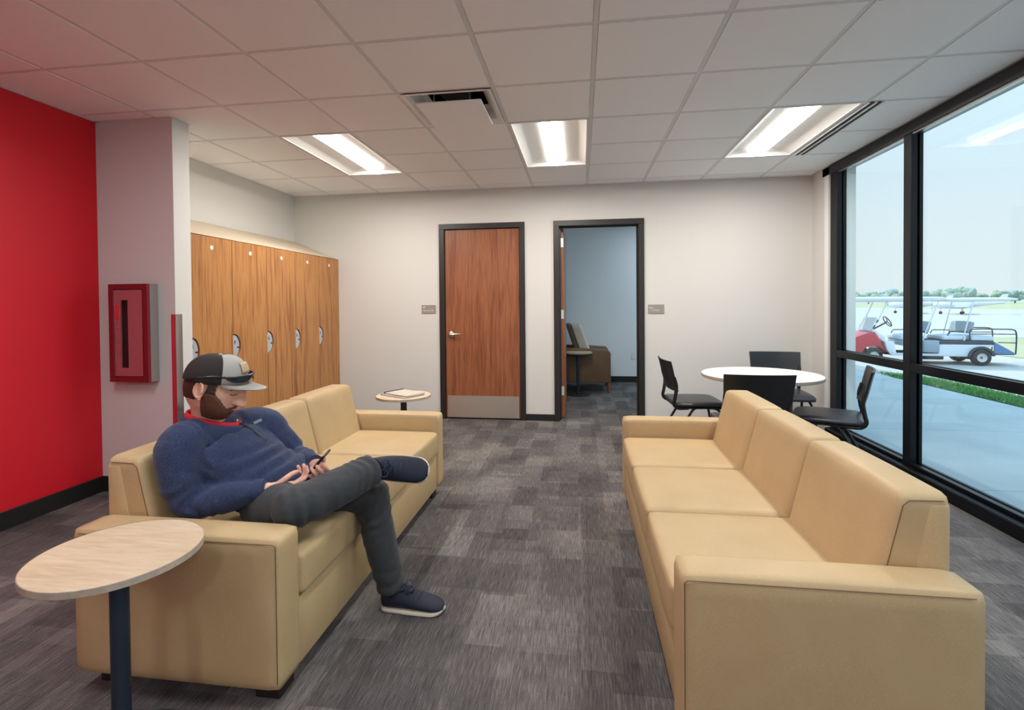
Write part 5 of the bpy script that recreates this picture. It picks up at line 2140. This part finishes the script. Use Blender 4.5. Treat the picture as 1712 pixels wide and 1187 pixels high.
def shoe(M, Ln=.288):
    """local: x heel to toe, z up from the ground"""
    outline = lambda u: (.036 + .013 * math.sin(min(1, u * 1.1) * PI * .5) + .006 * math.sin(u * PI)) * (1 - max(0, (u - .80) / .20) ** 2.4) ** .5 * (1 if u > .10 else math.sqrt(max(.12, 1 - ((.10 - u) / .10) ** 2)))
    skew = lambda u: .006 * math.sin(u * PI)
    top = lambda u: .112 - .018 * min(1, u / .15) if u < .15 else (.094 + .004 * math.sin((u - .15) / .25 * PI) if u < .40 else .094 - (.094 - .050) * min(1, (u - .40) / .42) ** .85 if u < .82 else .050 - .022 * ((u - .82) / .18) ** 1.6)
    b = bmesh.new()
    rings = []
    nst = 30
    for i in range(nst + 1):
        u = .012 + .976 * i / nst
        w, hgt = outline(u), top(u)
        ring_ = []
        for k in range(20):
            a = 2 * PI * k / 20
            cs, sn = math.cos(a), math.sin(a)
            wz = w * (1 - .30 * max(0, sn))
            y = math.copysign(abs(cs) ** .75, cs) * wz
            z = .012 + (hgt - .012) * (.5 + .5 * math.copysign(abs(sn) ** .8, sn))
            ring_.append(b.verts.new((u * Ln, y + skew(u), z)))
        rings.append(ring_)
    for p_, q_ in zip(rings, rings[1:]):
        for k in range(20):
            b.faces.new((p_[k], p_[(k + 1) % 20], q_[(k + 1) % 20], q_[k]))
    b.faces.new(rings[0][::-1]); b.faces.new(rings[-1])
    b.transform(M)
    so = pput('shoe', b, M_shoe, 70)
    b = bmesh.new()
    rows = []
    pts = [(u, 1) for u in [k / 28 for k in range(29)]] + [(u, -1) for u in [1 - k / 28 for k in range(1, 28)]]
    for zz, gw in ((0.0, .94), (.003, 1.03), (.013, 1.05), (.017, 1.0)):
        row = []
        for u, s in pts:
            uu = .5 + (u - .5) * (1.0 if zz else .97)
            w = max(.0015, outline(min(.9999, max(.0, uu)))) * gw
            lift = .012 * max(0, (u - .78) / .22) ** 2 + .003 * max(0, (.12 - u) / .12)
            row.append(b.verts.new((uu * Ln * 1.012 - .0015, s * w + skew(u), zz + lift * (1 if zz < .01 else .5))))
        rows.append(row)
    nn = len(pts)
    for p_, q_ in zip(rows, rows[1:]):
        for k in range(nn):
            b.faces.new((p_[k], p_[(k + 1) % nn], q_[(k + 1) % nn], q_[k]))
    b.faces.new(rows[0][::-1]); b.faces.new(rows[-1])
    b.transform(M)
    pput('sole', b, M_sole, 50, so)
    for u in (.40, .47, .54, .61):
        b = bmesh.new()
        h_ = top(u)
        w = outline(u) * .62
        tube(b, smooth_path([(u * Ln, -w, h_ - .012), (u * Ln + .004, -w * .4, h_ + .002), (u * Ln + .004, w * .4, h_ + .002), (u * Ln, w + .004, h_ - .012)], 4), .0026, 8)
        b.transform(M)
        pput('lace', b, M_lace, 60, so)
    for s in (-1, 1):
        b = bmesh.new()
        x0_ = .40 * Ln
        tube(b, smooth_path([(x0_, s * .004, .098), (x0_ - .004, s * .022, .114), (x0_ + .012, s * .036, .106), (x0_ + .022, s * .020, .094), (x0_ + .008, s * .004, .099)], 5), .0022, 8)
        b.transform(M)
        pput('lace', b, M_lace, 60, so)
    b = bmesh.new()
    tube(b, [(.135, 0, .05), (.125, 0, .085)], [.02, .026], 12)
    # padded ankle collar of the shoe
    ring_ = [(.058 + .052 * math.cos(a), .034 * math.sin(a), .101 + .010 * math.cos(a) * -1) for a in [2 * PI * k / 20 for k in range(21)]]
    tube(b, ring_, .0075, 8, cap=False)
    b.transform(M)
    pput('shoe_opening', b, M_shoe, 60, so)
    return so


def basis(o, x, z):
    x = V(x).normalized()
    z = (V(z) - x * V(z).dot(x)).normalized()
    y = z.cross(x)
    m = Matrix((x, y, z)).transposed().to_4x4()
    m.translation = o
    return m


ML = basis(V((-.880, 2.078, .0015)), (1, .0, 0), (0, 0, 1))
shoe(ML)
dR = V((.975, -.06, .02)).normalized()
upR = V((-.35, -.80, .34)); upR = (upR - dR * upR.dot(dR)).normalized()
MR = basis(J['Rank'] - upR * .088 - dR * .070, dR, upR)
shoe(MR)
for a, d, M in (('Rank', sd_, MR), ('Lank', ld_, ML)):
    b = bmesh.new()
    foot = M @ V((.075, 0, .055))
    cap_loft(b, [J[a] - d * .06, J[a] * .5 + foot * .5, foot], [.040, .040, .036], (1, .2, .1), 5, 18)
    pput('sock', b, M_sock)

# phone: a thing of its own, held in both hands
ph = root('phone', 'black phone held in both hands of the seated man', 'phone', PH)
pm = Matrix((PU, PW, PN)).transposed().to_4x4()
b = B(-.073, .073, -.036, .036, -.0045, .0045, bevel=.004, seg=3)
b.transform(pm)
put('case', b, M_black_plastic, ph, 40)
b = B(-.069, .069, -.033, .033, .0044, .0052)
b.transform(pm)
put('screen', b, plain('phone_glass', srgb(20, 24, 30), .08), ph)
